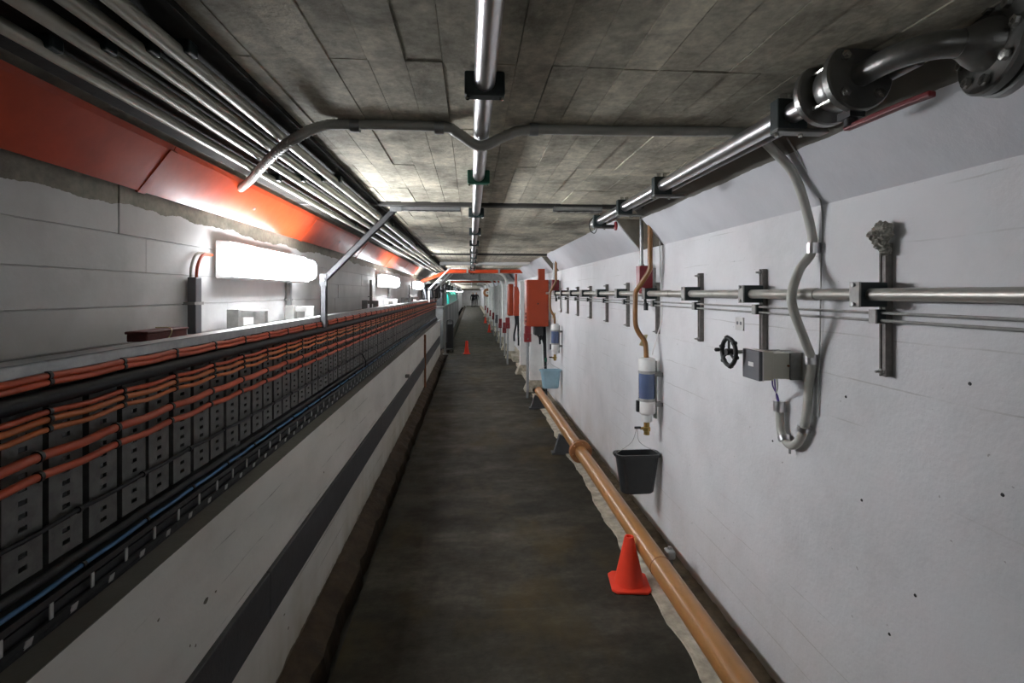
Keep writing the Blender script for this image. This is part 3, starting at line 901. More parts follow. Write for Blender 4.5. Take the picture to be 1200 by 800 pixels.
def cone(x, y, s, lab, rot=.3, w=1.0):
    t = thing('traffic_cone', lab, 'cone', (x, y, 0), 'traffic cones')
    R = Matrix.Translation((x, y, 0)) @ Matrix.Rotation(rot, 4, 'Z')
    b = .118 * s * w
    c = .03 * s
    oct_ = [(b, -b + c), (b, b - c), (b - c, b), (-b + c, b), (-b, b - c), (-b, -b + c), (-b + c, -b), (b - c, -b)]
    g = G()
    g.prism(oct_, 0.002, .018 * s, 'z')
    g.v = [tuple(R @ Vector(p)) for p in g.v]
    part('base', g, 'cone', t, .004)
    part('body', G().lathe([(.092 * s * w, .016 * s), (.088 * s * w, .026 * s), (.060 * s * w, .15 * s), (.029 * s, .288 * s), (.027 * s, .295 * s), (.018 * s, .295 * s), (.018 * s, .28 * s)], (x, y, 0), (0, 0, 1), 28), 'cone', t)
    for dx in (-1, 1):
        for dy in (-1, 1):
            p = R @ Vector((dx * b * .75, dy * b * .75, 0))
            part('foot_pad', G().box(p.x - .02 * s, p.x + .02 * s, p.y - .02 * s, p.y + .02 * s, 0, .004), 'black', t)


cone(.893, 2.84, .92, 'orange traffic cone standing against the tan floor pipe', -.12)
cone(-.115, 13.9, 1.2, 'orange traffic cone standing alone on the walkway by the left rack end', .1, .66)
cone(.76, 21.4, 1.1, 'orange traffic cone beside the white columns, closer one', .1, .7)
cone(.78, 28.0, 1.1, 'far orange traffic cone beside the white columns', .1, .7)

# ------------------------------------------------------------------ bumper strip on the low wall
t = thing('bumper_rail', 'flat dark grey rubber bumper rail along the low wall', 'rail', (-.8, 6, .35))
for a, b in ((-1.5, 2.1), (2.1, 4.6), (4.6, 7.1), (7.1, 9.6), (9.6, 13.3)):
    part('strip', G().box(-.812, -.792, a + .001, b - .001, .352, .544), 'rubber', t, .004)
solo('rusty_pipe', G().tube((-.788, 8.9, .02), (-.788, 8.9, .93), .018, 10), 'rust', 'thin rusty upright pipe on the far part of the low wall', 'pipe')
solo('rail_end_block', G().box(-.812, -.76, 6.4, 6.46, .60, .64), 'darksteel', 'small dark block on the low wall above the bumper rail', 'block', None, .004)
rl = G()
for k in range(26):
    rl.v  # lumps of rubble in the gutter
    y = 2.15 + random.uniform(-.09, .09)
    x = -.75 + random.uniform(-.05, .06)
    z = .015 - (x + .81) * .6 + random.uniform(0, .012)
    s = random.uniform(.008, .02)
    rl.add([(x + s * a, y + s * b, z + s * c) for a, b, c in ((1, .2, 0), (-.9, .3, .1), (.1, 1, .2), (0, -1, -.1), (.1, .1, .9), (0, 0, -1))], [(0, 2, 4), (2, 1, 4), (1, 3, 4), (3, 0, 4), (2, 0, 5), (1, 2, 5), (3, 1, 5), (0, 3, 5)])
tag(solo('gutter_rubble', rl, 'dirt', 'crumbly dark rubble lying in the gutter edge', 'rubble'), None, None, None, 'stuff')

# ------------------------------------------------------------------ cable rack on the low wall
RX = -.93
t = thing('cable_rack', 'long galvanised cable rack of perforated plates standing on the low wall', 'cable rack', (-1.0, 6, .94))
part('top_rail', G().box(-.966, -.905, -1.5, RACK_END, 1.478, 1.484).box(-.911, -.905, -1.5, RACK_END, 1.484, 1.505).box(-.966, -.960, -1.5, RACK_END, 1.484, 1.505).box(-.966, -.905, -1.5, RACK_END, 1.503, 1.506), 'galv', t)
part('top_shelf', G().box(XL + .003, -.966, -1.5, RACK_END, 1.470, 1.478), 'plate', t)
part('back_rail', G().box(-.99, -.975, -1.5, RACK_END, 1.36, 1.40).box(-.99, -.975, -1.5, RACK_END, 1.10, 1.14), 'darksteel', t)
part('tray_floor', G().box(-1.0, -.874, -1.5, RACK_END, .942, .952), 'black', t)
part('tray_lip', G().box(-.884, -.876, -1.5, RACK_END, .942, .965).box(-.886, -.880, -1.5, RACK_END, .998, 1.012), 'black', t)
part('tray_step', G().box(-.925, -.89, -1.5, RACK_END, .952, .985), 'black', t)
# perforated plate, shared mesh
g = G()
pw, ph = .098, .44
g.box(-.002, .002, -pw / 2, -.011, 0, ph).box(-.002, .002, .011, pw / 2, 0, ph)
hz = [.02 + .0275 * k for k in range(15)]
zz = 0
for h in hz:
    g.box(-.002, .002, -.011, .011, zz, h)
    zz = h + .0105
g.box(-.002, .002, -.011, .011, zz, ph)
g.box(-.030, -.002, -pw / 2, -pw / 2 + .003, 0, ph).box(-.030, -.002, pw / 2 - .003, pw / 2, 0, ph)
plate_me = g.mesh('plate')
gap_me = G().box(0, .003, -.0045, .0045, 0, .034).mesh('gap_shape')
g = G()
g.add([(0, -.012, 0), (0, .006, 0), (0, .012, .014), (0, -.006, .014), (.003, -.012, 0), (.003, .006, 0), (.003, .012, .014), (.003, -.006, .014)], [(3, 2, 1, 0), (4, 5, 6, 7), (0, 1, 5, 4), (1, 2, 6, 5), (2, 3, 7, 6), (3, 0, 4, 7)])
slot_me = g.mesh('slot_shape')
o = Vector(WL[t.name])
k = 0
y = .20
while y < RACK_END:
    link('plate', plate_me, 'plate', t, Vector((RX + random.uniform(-.002, .002), y, 1.052)) - o)
    if y < 8:
        link('lit_gap', gap_me, 'grey_pale', t, Vector((-.881, y + .01, .964)) - o)  # pale pieces paint the light showing through gaps in the tray lip
        link('lit_slot', slot_me, 'grey_pale', t, Vector((-.877, y + .066, .948)) - o)
        link('tray_stud', G().lathe([(.004, 0), (.004, .006)], (0, 0, 0), (0, 0, 1), 6, False).mesh('tray_stud'), 'galv', t, Vector((-.90, y + .04, .985)) - o)
    y += .1175
for y in (-.3, 2.2, 4.7, 7.2, 9.7, 12.2):
    part('stand', G().box(-1.0, -.96, y - .02, y + .02, .94, 1.48), 'galv_dull', t)

# cables laid on the rack face
TIE = .235


def cable(name, x, z, r, mat, lab, sag=.007, ph=0.0, ties=True, wob=.002, group=None, y0=-1.2, y1=RACK_END - .1):
    t = thing(name, lab, 'cable', (x, 5, z - r), group)
    pts = []
    y = y0
    random.seed(int(abs(z) * 1e4) + 3)
    while y < y1:
        u = ((y - ph) / TIE) % 1.0
        pts.append((x + wob * math.sin(y * 2.3 + z * 40), y, z - .6 * sag * math.sin(PI * u) ** 2 + wob * math.sin(y * 1.7 + z * 60)))
        y += TIE / 6 if y < 8 else TIE / 2
    part('sheath', G().path(pts, r, 10 if r > .006 else 8), mat, t)
    if ties:
        me = None
        y = ph + TIE
        o = WL[t.name]
        while y < 8.5:
            p = Vector((x + wob * math.sin(y * 2.3 + z * 40), y, z + wob * math.sin(y * 1.7 + z * 60)))
            if me is None:
                me = G().tube((0, -.0045, 0), (0, .0045, 0), r + .0028, 10).mesh('cable_tie')
            link('cable_tie', me, 'black', t, p - o)
            y += TIE
    return t


P_ = .235
cable('orange_cable', -.900, 1.471, .0075, 'cable_orange', 'topmost orange cable just under the rack top rail', .004, .23)
cable('orange_cable', -.898, 1.457, .0070, 'cable_orange', 'second orange cable from the rack top, just above the thick black cable', .005, .23)
cable('black_cable', -.905, 1.428, .0185, 'blackcable', 'thick black cable along the upper rack', .002, .23, False)
cable('orange_cable', -.902, 1.398, .0062, 'cable_orange', 'thin red orange cable directly below the thick black cable', .008, .23)
cable('amber_cable', -.902, 1.380, .0072, 'cable_amber', 'middle of three thin cables between the thick black cable and bright orange pair', .009, .23)
cable('amber_cable', -.902, 1.357, .0062, 'cable_amber', 'lowest of three thin amber cables above the thick bright orange pair', .011, .23)
cable('orange_cable', -.896, 1.310, .0105, 'cable_orange', 'upper of the two thick bright orange cables across the plates', .008, .20)
cable('orange_cable', -.897, 1.266, .0090, 'cable_orange', 'lower of the two thick bright orange cables across the plates', .009, .20)
cable('black_cable', -.912, 1.142, .0058, 'blackcable', 'single thin black cable across the lower part of the plates', .005, .1)
cable('black_cable', -.912, 1.040, .011, 'blackcable', 'black cable lying at the back of the bottom tray', .003, .1, False)
cable('blue_cable', -.905, 1.014, .0055, 'cable_blue', 'thin blue cable in the bottom tray', .004, .1)
cable('black_cable', -.898, .994, .0085, 'blackcable', 'black cable lying in front of the blue cable in the bottom tray', .003, .1, False)
cable('orange_cable', -1.00, 1.486, .0065, 'cable_orange', 'orange cable lying on top of the rack along the wall side', 0, .1, False, .004)
cable('grey_cable', -1.03, 1.484, .006, 'flex', 'pale grey cable lying on the rack top', 0, .1, False, .006)

# hanging spare end of black cable
solo('loose_cable', G().path(bez([(-.905, 4.35, 1.14), (-.89, 4.38, 1.10), (-.888, 4.42, 1.06), (-.895, 4.42, 1.02)], 6), .005, 8), 'blackcable', 'short loose black cable end hanging below the thin black cable', 'cable')

# ------------------------------------------------------------------ things on the rack top and left wall
t = thing('junction_box', 'low brown red box lying on the rack top', 'box', (-1.06, 1.8, 1.478))
part('body', G().box(-1.08, -1.018, 1.70, 1.93, 1.495, 1.520), 'brown_red', t, .004)
part('lid', G().box(-1.084, -1.014, 1.696, 1.934, 1.519, 1.528), 'brown_red', t, .003)
part('tie_wire', G().path(bez([(-1.011, 1.80, 1.495), (-1.010, 1.82, 1.520), (-1.03, 1.84, 1.531), (-1.08, 1.85, 1.531)], 5), .002, 6), 'paleyellow', t)


def riser(y, lab, mat='grey_paint', zt=1.715, x=-1.145, w=.024):
    t = thing('wall_riser', lab, 'conduit', (x, y, 1.478), 'upright strut risers on the left wall')
    part('channel', G().box(x - w, x + w * .4, y - w, y + w, 1.479, zt), mat, t, .003)
    part('strap', G().box(XL - .004, x + w * .4 + .002, y - w - .012, y + w + .012, 1.60, 1.612), 'galv_dull', t)
    return t


riser(2.24, 'grey upright channel with red wires left of the nearest lamp', 'grey_box')
solo('lamp_wire', G().path(bez([(-1.148, 2.245, 1.70), (-1.146, 2.25, 1.76), (-1.15, 2.30, 1.81), (-1.16, 2.40, 1.82)], 8), .0065, 8), 'cable_orange', 'orange red wire curving from the channel into the nearest lamp', 'wire', 'lamp feed wires')
solo('lamp_wire', G().path(bez([(-1.16, 2.225, 1.70), (-1.16, 2.23, 1.76), (-1.164, 2.28, 1.815), (-1.166, 2.38, 1.825)], 8), .0055, 8), 'cream', 'cream wire curving from the channel into the nearest lamp', 'wire', 'lamp feed wires')
riser(3.38, 'pale upright channel under the right end of the nearest lamp', 'galv', 1.735, -1.155, .018)
riser(6.02, 'dark upright channel left of the second lamp', 'darksteel', 1.80, -1.145, .02)
riser(7.35, 'pale upright channel under the second lamp', 'galv', 1.735, -1.155, .018)
riser(9.72, 'dark upright channel left of the third lamp', 'darksteel', 1.80, -1.145, .02)


def hbracket(y, lab, mats=('galv_dull', 'galv_dull')):
    t = thing('tray_bracket', lab, 'bracket', (-1.1, y, 1.478), 'H shaped brackets on the rack top')
    part('post', G().box(-1.15, -1.095, y - .085, y - .03, 1.479, 1.572), mats[0], t, .002, 1)
    part('post', G().box(-1.04, -.985, y - .055, y - .02, 1.479, 1.566), mats[0], t, .002, 1)
    part('crossbar', G().box(-1.11, -1.03, y - .055, y - .032, 1.533, 1.566), mats[1], t, .002, 1)


hbracket(2.60, 'grey H shaped bracket on the rack top under the nearest lamp')
hbracket(3.36, 'grey H shaped bracket on the rack top at the foot of the diagonal strut')
hbracket(5.60, 'dark H shaped bracket on the rack top left of the second lamp', ('darksteel', 'darksteel'))
hbracket(7.0, 'white H shaped bracket on the rack top under the second lamp', ('white', 'white'))
hbracket(8.6, 'dark H shaped bracket on the rack top between second and third lamp', ('darksteel', 'darksteel'))
hbracket(9.9, 'white H shaped bracket on the rack top under the third lamp', ('white', 'white'))


# ------------------------------------------------------------------ strut frames from the rack to the ceiling
def strut(name, a, b, w, mat, parent, up=(0, 1, 0), slots=True):
    """C channel from a to b, open side along +/-normal"""
    a, b = Vector(a), Vector(b)
    d = (b - a)
    L = d.length
    d.normalize()
    s = Vector(up)
    n = d.cross(s).normalized()
    g = G()
    R = Matrix((d, s, n)).transposed().to_4x4()
    R.translation = a
    g.box(0, L, -w, w, -w, -w + .004, R).box(0, L, -w, -w + .004, -w, w, R).box(0, L, w - .004, w, -w, w, R)
    g.box(0, L, -w, -w * .4, w - .004, w, R).box(0, L, w * .4, w, w - .004, w, R)
    p = part(name, g, mat, parent)
    if slots:
        q = .03
        h = G()
        while q < L - .03:
            h.box(q, q + .022, -w * .42, w * .42, -w - .0006, -w + .001, R)
            q += .05
        part('slot_row', h, 'black', p)
    return p


def frame(y, lab, mat, full=True, top=2.168):
    t = thing('strut_frame', lab, 'frame', (-.85, y, 1.48), 'strut frames between rack and ceiling')
    strut('upright', (-.885, y, 1.44), (-.885, y, 1.735), .017, mat, t)
    strut('diagonal', (-.885, y, 1.728), (-.455, y, top), .017, mat, t)
    strut('ceiling_arm', (-.46, y, top), (-.065, y, top), .017, 'galv' if mat == 'strut' else mat, t)
    part('elbow_plate', G().box(-.905, -.865, y - .021, y - .018, 1.69, 1.765), 'strut', t)
    part('elbow_bolt', G().lathe([(.009, 0), (.009, .01)], (-.885, y - .02, 1.728), (0, -1, 0), 6, False), 'steel', t)
    part('elbow_plate', G().box(-.49, -.42, y - .021, y - .018, top - .025, top + .022), 'galv', t)
    return t


frame(3.17, 'grey strut frame bending from rack to ceiling beyond the nearest lamp', 'strut')
frame(10.9, 'pale strut frame at the orange crossing duct', 'white')
frame(12.4, 'pale strut frame just beyond the orange crossing duct', 'white')
frame(13.5, 'pale strut frame at the far end of the rack', 'white')
t = thing('ceiling_strut', 'short grey strut on the ceiling left of the overhead pipe end', 'strut', (.61, 3.09, 2.15))
strut('channel', (.50, 3.09, 2.160), (.80, 3.09, 2.160), .016, 'galv', t)
part('end_bolt', G().lathe([(.008, 0), (.008, .01)], (.53, 3.09, 2.144), (0, 0, -1), 6, False), 'steel', t)
t = thing('pressure_tap', 'small tap with dark red knob under the overhead pipe end', 'tap', (.9, 3.28, 2.05))
part('stem', G().tube((PX, 3.33, PZ - .04), (PX + .09, 3.33, PZ - .04), .008, 8), 'black', t)
part('knob', G().lathe([(.012, 0), (.03, .004), (.03, .014), (.012, .018)], (PX + .085, 3.33, PZ - .04), (1, 0, 0), 16), 'dark_red', t)
part('loop_wire', G().path(bez([(PX - .02, 3.44, PZ + .04), (PX - .06, 3.42, PZ), (PX - .055, 3.42, PZ - .06), (PX - .02, 3.44, PZ - .075), (PX, 3.44, PZ - .03)], 6), .003, 6), 'black', t)

# ------------------------------------------------------------------ middle distance, right: orange cabinets and columns
t = thing('orange_cabinet', 'tall orange metal cabinet on the right wall, the nearest and largest', 'cabinet', (1.03, 8.1, 1.1), 'orange cabinets')
part('body', G().box(.88, 1.215, 7.97, 8.35, 1.12, 1.855), 'orange_box', t, .006)
part('door', G().box(.868, .882, 7.985, 8.335, 1.13, 1.845), 'orange_box', t, .004)
part('front_panel', G().box(.89, 1.205, 7.962, 7.972, 1.13, 1.845), 'orange_box', t, .004)
part('top_duct', G().box(1.06, 1.165, 8.02, 8.12, 1.85, 2.03), 'orange_box', t, .004)
part('lock', G().lathe([(.012, 0), (.012, .008)], (1.045, 7.962, 1.48), (0, -1, 0), 10), 'black', t)
for z in (1.20, 1.26, 1.32):
    part('button', G().lathe([(.016, 0), (.016, .012)], (.868, 8.06, z), (-1, 0, 0), 10), 'black', t)
part('mount', G().box(1.21, XR + .003, 8.0, 8.3, 1.2, 1.8), 'galv_dull', t)
t = thing('orange_cabinet', 'narrow orange cabinet behind the largest one, left of the pair', 'cabinet', (.95, 11.9, 1.1), 'orange cabinets')
part('body', G().box(.86, .99, 11.92, 12.15, 1.11, 1.86), 'orange_box', t, .03, 4)
part('door', G().box(.852, .863, 11.95, 12.12, 1.14, 1.82), 'orange_box', t, .004)
part('support_arm', G().box(.93, XR + .003, 12.02, 12.06, 1.4, 1.46), 'galv_dull', t)
t = thing('orange_cabinet', 'orange cabinet with slanted side behind the largest one', 'cabinet', (1.1, 11.6, 1.1), 'orange cabinets')
part('body', G().prism([(.96, 1.13), (1.12, 1.13), (1.235, 1.32), (1.235, 1.43), (1.13, 1.50), (1.06, 1.78), (.96, 1.80)], 11.5, 11.75), 'orange_box', t, .015, 3)
part('pipe_neck', G().tube((1.02, 11.62, 1.78), (1.02, 11.62, 2.08), .03, 14), 'orange_box', t)
part('mount', G().box(1.23, XR + .003, 11.55, 11.7, 1.33, 1.42), 'galv_dull', t)


def red_switch(x, y, z, lab, s=1.0, legs=True, mat='dark_red'):
    t = thing('red_switch_box', lab, 'switch box', (x, y, 0 if legs else z), 'dark red switch boxes by the columns')
    part('body', G().box(x - .055 * s, x + .055 * s, y - .05, y + .05, z, z + .13 * s), mat, t, .006)
    part('upper_body', G().box(x - .045 * s, x + .05 * s, y - .045, y + .045, z + .13 * s, z + .25 * s), mat, t, .006)
    part('cover_bolt', G().lathe([(.01, 0), (.01, .008)], (x, y - .05, z + .05), (0, -1, 0), 6, False), 'steel', t)
    if legs:
        part('feed_pipe', G().tube((x, y, 0), (x, y, z + .005), .022, 10), 'galv', t)


red_switch(.885, 8.0, .88, 'dark red switch box hanging under the left edge of the largest orange cabinet')
red_switch(.84, 11.8, .83, 'dark red switch box under the narrow orange cabinet')


def column(x, y, lab, z1=1.9, w=.07, pipe=True):
    t = thing('white_column', lab, 'column', (x, y, 0), 'white columns along the right side')
    part('post', G().box(x - w, x + w, y - w, y + w, .10, z1), 'white', t, .006)
    part('base_block', G().prism([(x - w - .09, 0), (x + w + .07, 0), (x + w + .01, .19), (x - w - .01, .19)], y - w - .05, y + w + .05), 'mortar', t, .01)
    part('bracket', G().box(x - w - .012, x - w + .002, y - .05, y + .05, 1.3, 1.42), 'galv_dull', t)
    part('bracket', G().box(x - w - .012, x - w + .002, y - .05, y + .05, .75, .87), 'grey_paint', t)
    if pipe:
        part('arched_pipe', G().path(bez([(x - w - .03, y, .5), (x - w - .03, y, 1.6), (x - w - .05, y, 1.9), (x - w - .16, y, 2.1), (x - w - .38, y, 2.16), (x - w - .6, y, 2.165)], 6), .03, 10), 'white', t)
    part('cap', G().box(x - w - .015, x + w + .015, y - w - .015, y + w + .015, z1 - .005, z1 + .025), 'white', t)


column(1.08, 8.6, 'white column below the largest orange cabinet', 1.2, .10, False)
column(1.06, 10.4, 'white column between the largest cabinet and the pair of orange cabinets', 1.86, .07, False)
for i, (y, lab) in enumerate(((12.9, 'first'), (14.8, 'second'), (17.0, 'third'), (19.6, 'fourth'), (22.6, 'fifth'), (26.2, 'sixth'), (30.5, 'seventh'), (36.0, 'eighth'))):
    column(1.02, y, '%s white column in the row beyond the pair of orange cabinets' % lab)
    if i < 7:
        red_switch(.88, y + .5, .60 if i != 2 else .62, '%s dark red switch box in the row of far white columns' % lab, 1.1, True, 'dark_red' if i != 2 else 'grey_box')
t = thing('cable_bundle', 'black cables hanging under the largest orange cabinet', 'cables', (1.15, 8.05, .5))
for k, (x, xb, z) in enumerate(((1.06, 1.10, .9), (1.10, 1.16, .72), (1.14, 1.18, .28), (1.17, 1.20, .02), (1.03, 1.09, .84))):
    part('cable', G().path(bez([(x, 8.05 + .02 * k, 1.13), (x + .01, 8.05 + .02 * k, 1.0), (xb, 8.06 + .02 * k, z + .1), (xb, 8.06, z)], 6), .015, 8), 'blackcable', t)
part('gland_box', G().box(1.0, 1.14, 8.0, 8.2, .98, 1.13), 'black', t, .01)
part('green_tag', G().box(1.165, 1.20, 8.035, 8.04, .56, .62), 'clampgreen', t)
t = thing('cable_bundle', 'black cables hanging under the slanted orange cabinet', 'cables', (1.03, 11.6, .5))
for k, (x, xb, z) in enumerate(((1.0, .98, .55), (1.04, 1.08, .45), (1.08, 1.12, .2))):
    part('cable', G().path(bez([(x, 11.6, 1.14), (x + .02, 11.6, .95), (xb, 11.62, z + .15), (xb, 11.62, z)], 6), .022, 8), 'blackcable', t)
t = thing('hose_reel', 'brown orange hose reel on the right wall far down the tunnel', 'reel', (.95, 29, 1.35))
part('coil', G().torus((.90, 28.6, 1.66), .17, .07, (.35, -1, 0), 24, 10), 'flange_brown', t)
part('mount', G().box(.88, XR + .003, 28.62, 28.68, 1.62, 1.70), 'galv_dull', t)

# crossing ducts on the ceiling
t = thing('crossing_duct', 'flat orange duct crossing the ceiling above the far end of the rack', 'duct', (.2, 11.5, 2.05))
part('cross_run', G().box(-.48, 1.22, 11.35, 11.6, 2.09, 2.165), 'orange', t, .006)
part('slanted_run', G().prism([(-.48, 2.095), (-.48, 2.165), (-1.10, 1.93), (-1.10, 1.86)], 11.35, 11.6), 'orange', t)
part('hanger', G().box(-.1, -.06, 11.32, 11.63, 2.08, 2.199), 'galv', t)
part('hanger', G().box(.6, .64, 11.32, 11.63, 2.08, 2.199), 'galv', t)
t = thing('crossing_duct', 'wide grey duct crossing the ceiling behind the flat orange one', 'duct', (.2, 14.2, 2.0))
part('cross_run', G().box(-.9, 1.0, 13.95, 14.55, 2.0, 2.19), 'galv_dull', t, .02)
part('bend', G().prism([(1.0, 2.0), (1.0, 2.19), (1.22, 1.95), (1.22, 1.78)], 13.95, 14.55), 'galv_dull', t)
part('seam_band', G().box(.2, .26, 13.93, 14.57, 1.99, 2.195), 'darksteel', t)
t = thing('crossing_duct', 'thin red beam crossing the ceiling far down the tunnel', 'beam', (.2, 20, 2.0))
part('cross_run', G().box(-.8, 1.1, 20.0, 20.2, 2.05, 2.12), 'orange', t, .004)
part('hanger', G().box(.0, .05, 20.05, 20.15, 2.11, 2.199), 'galv', t)
t = thing('light_duct', 'pale shallow duct crossing the ceiling in front of the orange one', 'duct', (.2, 9.0, 2.14))
part('cross_run', G().box(-.55, 1.04, 9.0, 9.25, 2.14, 2.198), 'white', t, .02)
part('hanger', G().box(-.02, .03, 8.98, 9.27, 2.13, 2.199), 'galv', t)

# ------------------------------------------------------------------ middle distance, left
t = thing('steel_post', 'grey steel post standing at the end of the low wall', 'post', (-.70, 13.85, 0))
part('shaft', G().box(-.72, -.68, 13.83, 13.87, .01, 2.199), 'galv', t, .003)
part('foot_plate', G().box(-.76, -.60, 13.78, 13.92, -.01, .012), 'galv_dull', t)
t = thing('hand_trolley', 'black upright trolley parked at the end of the low wall', 'trolley', (-.6, 14.25, 0))
part('frame', G().path(bez([(-.66, 14.2, .06), (-.66, 14.2, .8), (-.62, 14.2, .9), (-.54, 14.2, .9), (-.50, 14.2, .8), (-.50, 14.2, .06)], 6), .016, 8), 'black', t)
part('load_case', G().box(-.67, -.49, 14.22, 14.45, .12, .80), 'black', t, .02)
part('toe_plate', G().box(-.67, -.49, 14.05, 14.5, .09, .12), 'darksteel', t)
for s in (-.66, -.50):
    part('wheel', G().lathe([(.06, -.015), (.065, -.01), (.065, .01), (.06, .015)], (s, 14.3, .065), (1, 0, 0), 18), 'black', t)
for x0, x1, y, z, h, lab, rx in ((-1.10, -.84, 11.80, 1.507, .22, 'black tilted equipment case on the rack top by the third lamp', .5), (-1.10, -.80, 12.72, 1.507, .36, 'dark blue black equipment case on the rack top, middle one', .2), (-1.10, -.78, 13.2, 1.507, .38, 'black rounded equipment case on the rack top beside the steel post', .1)):
    t = thing('equipment_case', lab, 'case', ((x0 + x1) / 2, y, z), 'dark equipment cases on the rack end')
    cx = (x0 + x1) / 2
    R = Matrix.Translation((cx, y, z)) @ Matrix.Rotation(-rx * .3, 4, 'Y')
    part('shell', G().box(-(x1 - x0) / 2, (x1 - x0) / 2, -.15, .15, .0, h, R), 'black', t, .02)
    part('front_panel', G().box(-(x1 - x0) * .4, (x1 - x0) * .4, -.155, -.149, .03, h - .03, R), 'grey_box', t)
    part('handle', G().path([R @ Vector(p) for p in ((-.06, 0, h), (-.05, 0, h + .035), (.05, 0, h + .035), (.06, 0, h))], .008, 8), 'galv', t)
solo('curved_hose', G().path(bez([(-1.165, 11.38, 1.80), (-1.09, 11.37, 1.80), (-1.02, 11.28, 1.72), (-.98, 11.18, 1.60), (-.965, 11.12, 1.515)], 8), .035, 12), 'blackcable', 'thick curved black hose dropping from the third lamp to the rack', 'hose')
for i in range(12):
    y = 15.0 + i * 1.5
    t = thing('equipment_cabinet', '%s low grey equipment cabinet in the row beyond the rack end' % ['first', 'second', 'third', 'fourth', 'fifth', 'sixth', 'seventh', 'eighth', 'ninth', 'tenth', 'eleventh', 'last'][i], 'cabinet', (-.96, y + .7, 0), 'low grey cabinets on the left')
    part('body', G().box(-1.17, -.81, y, y + 1.42, .02, 1.22), 'cab_grey', t, .008)
    part('door', G().box(-.812, -.796, y + .04, y + .69, .10, 1.16), 'cab_light' if i % 2 == 0 else 'cab_grey', t, .004)
    part('door', G().box(-.812, -.796, y + .73, y + 1.38, .10, 1.16), 'cab_grey', t, .004)
    part('worktop', G().box(-1.175, -.785, y - .03, y + 1.45, 1.22, 1.255), 'darksteel', t, .004)
    part('plinth', G().box(-1.17, -.83, y, y + 1.42, -.16, .03), 'black', t)
for i, (y, h, m_) in enumerate(((15.6, .42, 'black'), (17.2, .5, 'cab_grey'), (28.6, .4, 'grey_box'), (30.2, .43, 'cab_light'), (31.8, .45, 'grey_box'))):
    t = thing('instrument_box', ['black instrument box on the cabinet just beyond the steel post', 'grey instrument box on the cabinet before the teal cover', 'dark instrument box just behind the teal cover', 'light grey instrument box two places behind the teal cover', 'last dark instrument box on the far left cabinets'][i], 'box', (-.98, y, 1.255), 'instrument boxes on the far cabinets')
    part('shell', G().box(-1.15, -.83, y - .5, y + .5, 1.256, 1.256 + h), m_, t, .015)
    part('front_panel', G().box(-.831, -.824, y - .45, y + .45, 1.29, 1.23 + h), 'grey_box', t)
    part('end_panel', G().box(-1.10, -.88, y - .506, y - .498, 1.29, 1.23 + h), 'black' if i != 3 else 'cab_grey', t)
for i in range(12):  # added dark boxes that hide the far lamps and band the floor light
    y = 15.4 + 3.2 * i
    t = thing('lamp_blocker', '%s added dark blocker hiding the lamps above the far left cabinets' % ORD[i], 'case', (-.93, y, 1.74), 'added blockers hiding the far left lamps')
    part('shell', G().box(-1.0, -.86, y - .55, y + .55, 1.74, 1.97), 'black' if i % 2 else 'grey_box', t, .02)
    part('side_rib', G().box(-.862, -.85, y - .5, y + .5, 1.83, 1.86), 'cab_light', t)
    for s in (-1, 1):
        part('hanger', G().tube((-.93, y + s * .4, 1.96), (-.93, y + s * .4, 2.198), .008, 8), 'galv', t)
# teal cover over a machine
bm = bmesh.new()
nx, ny = 8, 40
grid = []
for i in range(ny + 1):
    row = []
    y = 18.5 + 9.0 * i / ny
    for k in range(nx + 1):
        u = k / nx
        a = PI * u
        x = -.96 - .20 * math.cos(a) * (1 + .05 * math.sin(y * 5))
        z = 1.258 + (.40 + .05 * math.sin(y * 1.9) + .02 * math.sin(y * 7 + u * 4)) * (math.sin(a) ** .6 if 0 < u < 1 else 0)
        row.append(bm.verts.new((x, y, z)))
    grid.append(row)
for i in range(ny):
    for k in range(nx):
        f = bm.faces.new((grid[i][k], grid[i][k + 1], grid[i + 1][k + 1], grid[i + 1][k]))
        f.smooth = True
bm.faces.new(grid[0])
bm.faces.new(grid[ny][::-1])
me = bpy.data.meshes.new('machine_cover')
bm.to_mesh(me)
bm.free()
me.transform(Matrix.Translation((.96, -23, -1.258)))
tag(link('machine_cover', me, 'teal', None, (-.96, 23, 1.258)), 'bright teal plastic sheet draped over machinery on the far left cabinets', 'cover')


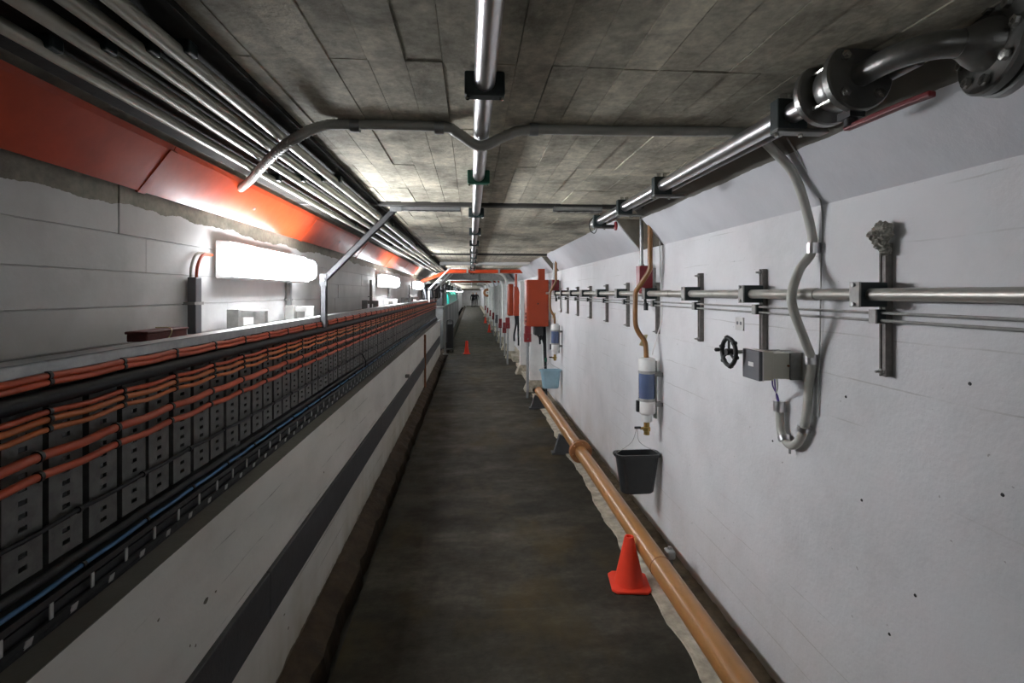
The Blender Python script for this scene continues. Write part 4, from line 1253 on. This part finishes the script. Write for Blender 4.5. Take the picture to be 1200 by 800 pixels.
# ------------------------------------------------------------------ two people far down the tunnel
def person(x, y, lab, rz, hair, jacket, legs):
    n = NT('person_clothes_' + str(len(MATS)), .8, .2)
    MATS[n.m.name] = n.m
    c = n.ramp(n.math('DIVIDE', n.z, 2.0), [(.02, (.012, .012, .012)), (.05, legs), (.44, legs), (.46, jacket), (.735, jacket), (.75, (.46, .29, .22)), (.83, (.46, .29, .22)), (.845, hair)])
    c.node.color_ramp.interpolation = 'CONSTANT'
    n.color(c)
    J = {'pelvis': ((0, 0, .95), .13), 'waist': ((0, 0, 1.1), .125), 'chest': ((0, .01, 1.32), .15), 'neckb': ((0, 0, 1.46), .075), 'neck': ((0, -.01, 1.53), .055), 'head': ((0, -.03, 1.62), .088), 'crown': ((0, -.025, 1.70), .078)}
    E_ = [('pelvis', 'waist'), ('waist', 'chest'), ('chest', 'neckb'), ('neckb', 'neck'), ('neck', 'head'), ('head', 'crown')]
    for s, sg in (('l', -1), ('r', 1)):
        st = .10 * sg
        J.update({'sh' + s: ((.19 * sg, 0, 1.41), .07), 'el' + s: ((.25 * sg, .02 + st * .4, 1.13), .05), 'wr' + s: ((.24 * sg, -.07 + st * .5, .89), .036), 'hd' + s: ((.235 * sg, -.09 + st * .5, .80), .03), 'hip' + s: ((.09 * sg, 0, .90), .10), 'kn' + s: ((.10 * sg, -.03 - st * .9, .50), .068), 'an' + s: ((.10 * sg, .02 - st * 1.2, .09), .048), 'to' + s: ((.11 * sg, -.14 - st * 1.2, .045), .04)})
        E_ += [('chest', 'sh' + s), ('sh' + s, 'el' + s), ('el' + s, 'wr' + s), ('wr' + s, 'hd' + s), ('pelvis', 'hip' + s), ('hip' + s, 'kn' + s), ('kn' + s, 'an' + s), ('an' + s, 'to' + s)]
    names = list(J)
    me = bpy.data.meshes.new('person')
    me.from_pydata([J[k][0] for k in names], [(names.index(a), names.index(b)) for a, b in E_], [])
    ob = link('person', me, n.m, None, (x, y, .006))
    ob.rotation_euler.z = rz
    sk = ob.modifiers.new('skin', 'SKIN')
    sk.use_smooth_shade = True
    for i, k in enumerate(names):
        v = me.skin_vertices[0].data[i]
        v.radius = (J[k][1], J[k][1] * (.8 if k in ('pelvis', 'waist', 'chest') else 1))
        v.use_root = k == 'pelvis'
    ss = ob.modifiers.new('sub', 'SUBSURF')
    ss.levels = ss.render_levels = 2
    return tag(ob, lab, 'person', 'two people far down the tunnel')


person(.22, 58.0, 'left one of two people in dark clothes walking far down the tunnel', PI + .1, (.32, .29, .26), (.012, .012, .014), (.012, .012, .014))
person(.62, 59.2, 'right one of two people, in dark jacket and grey trousers, far down the tunnel', PI - .2, (.05, .035, .03), (.016, .015, .018), (.10, .10, .09))
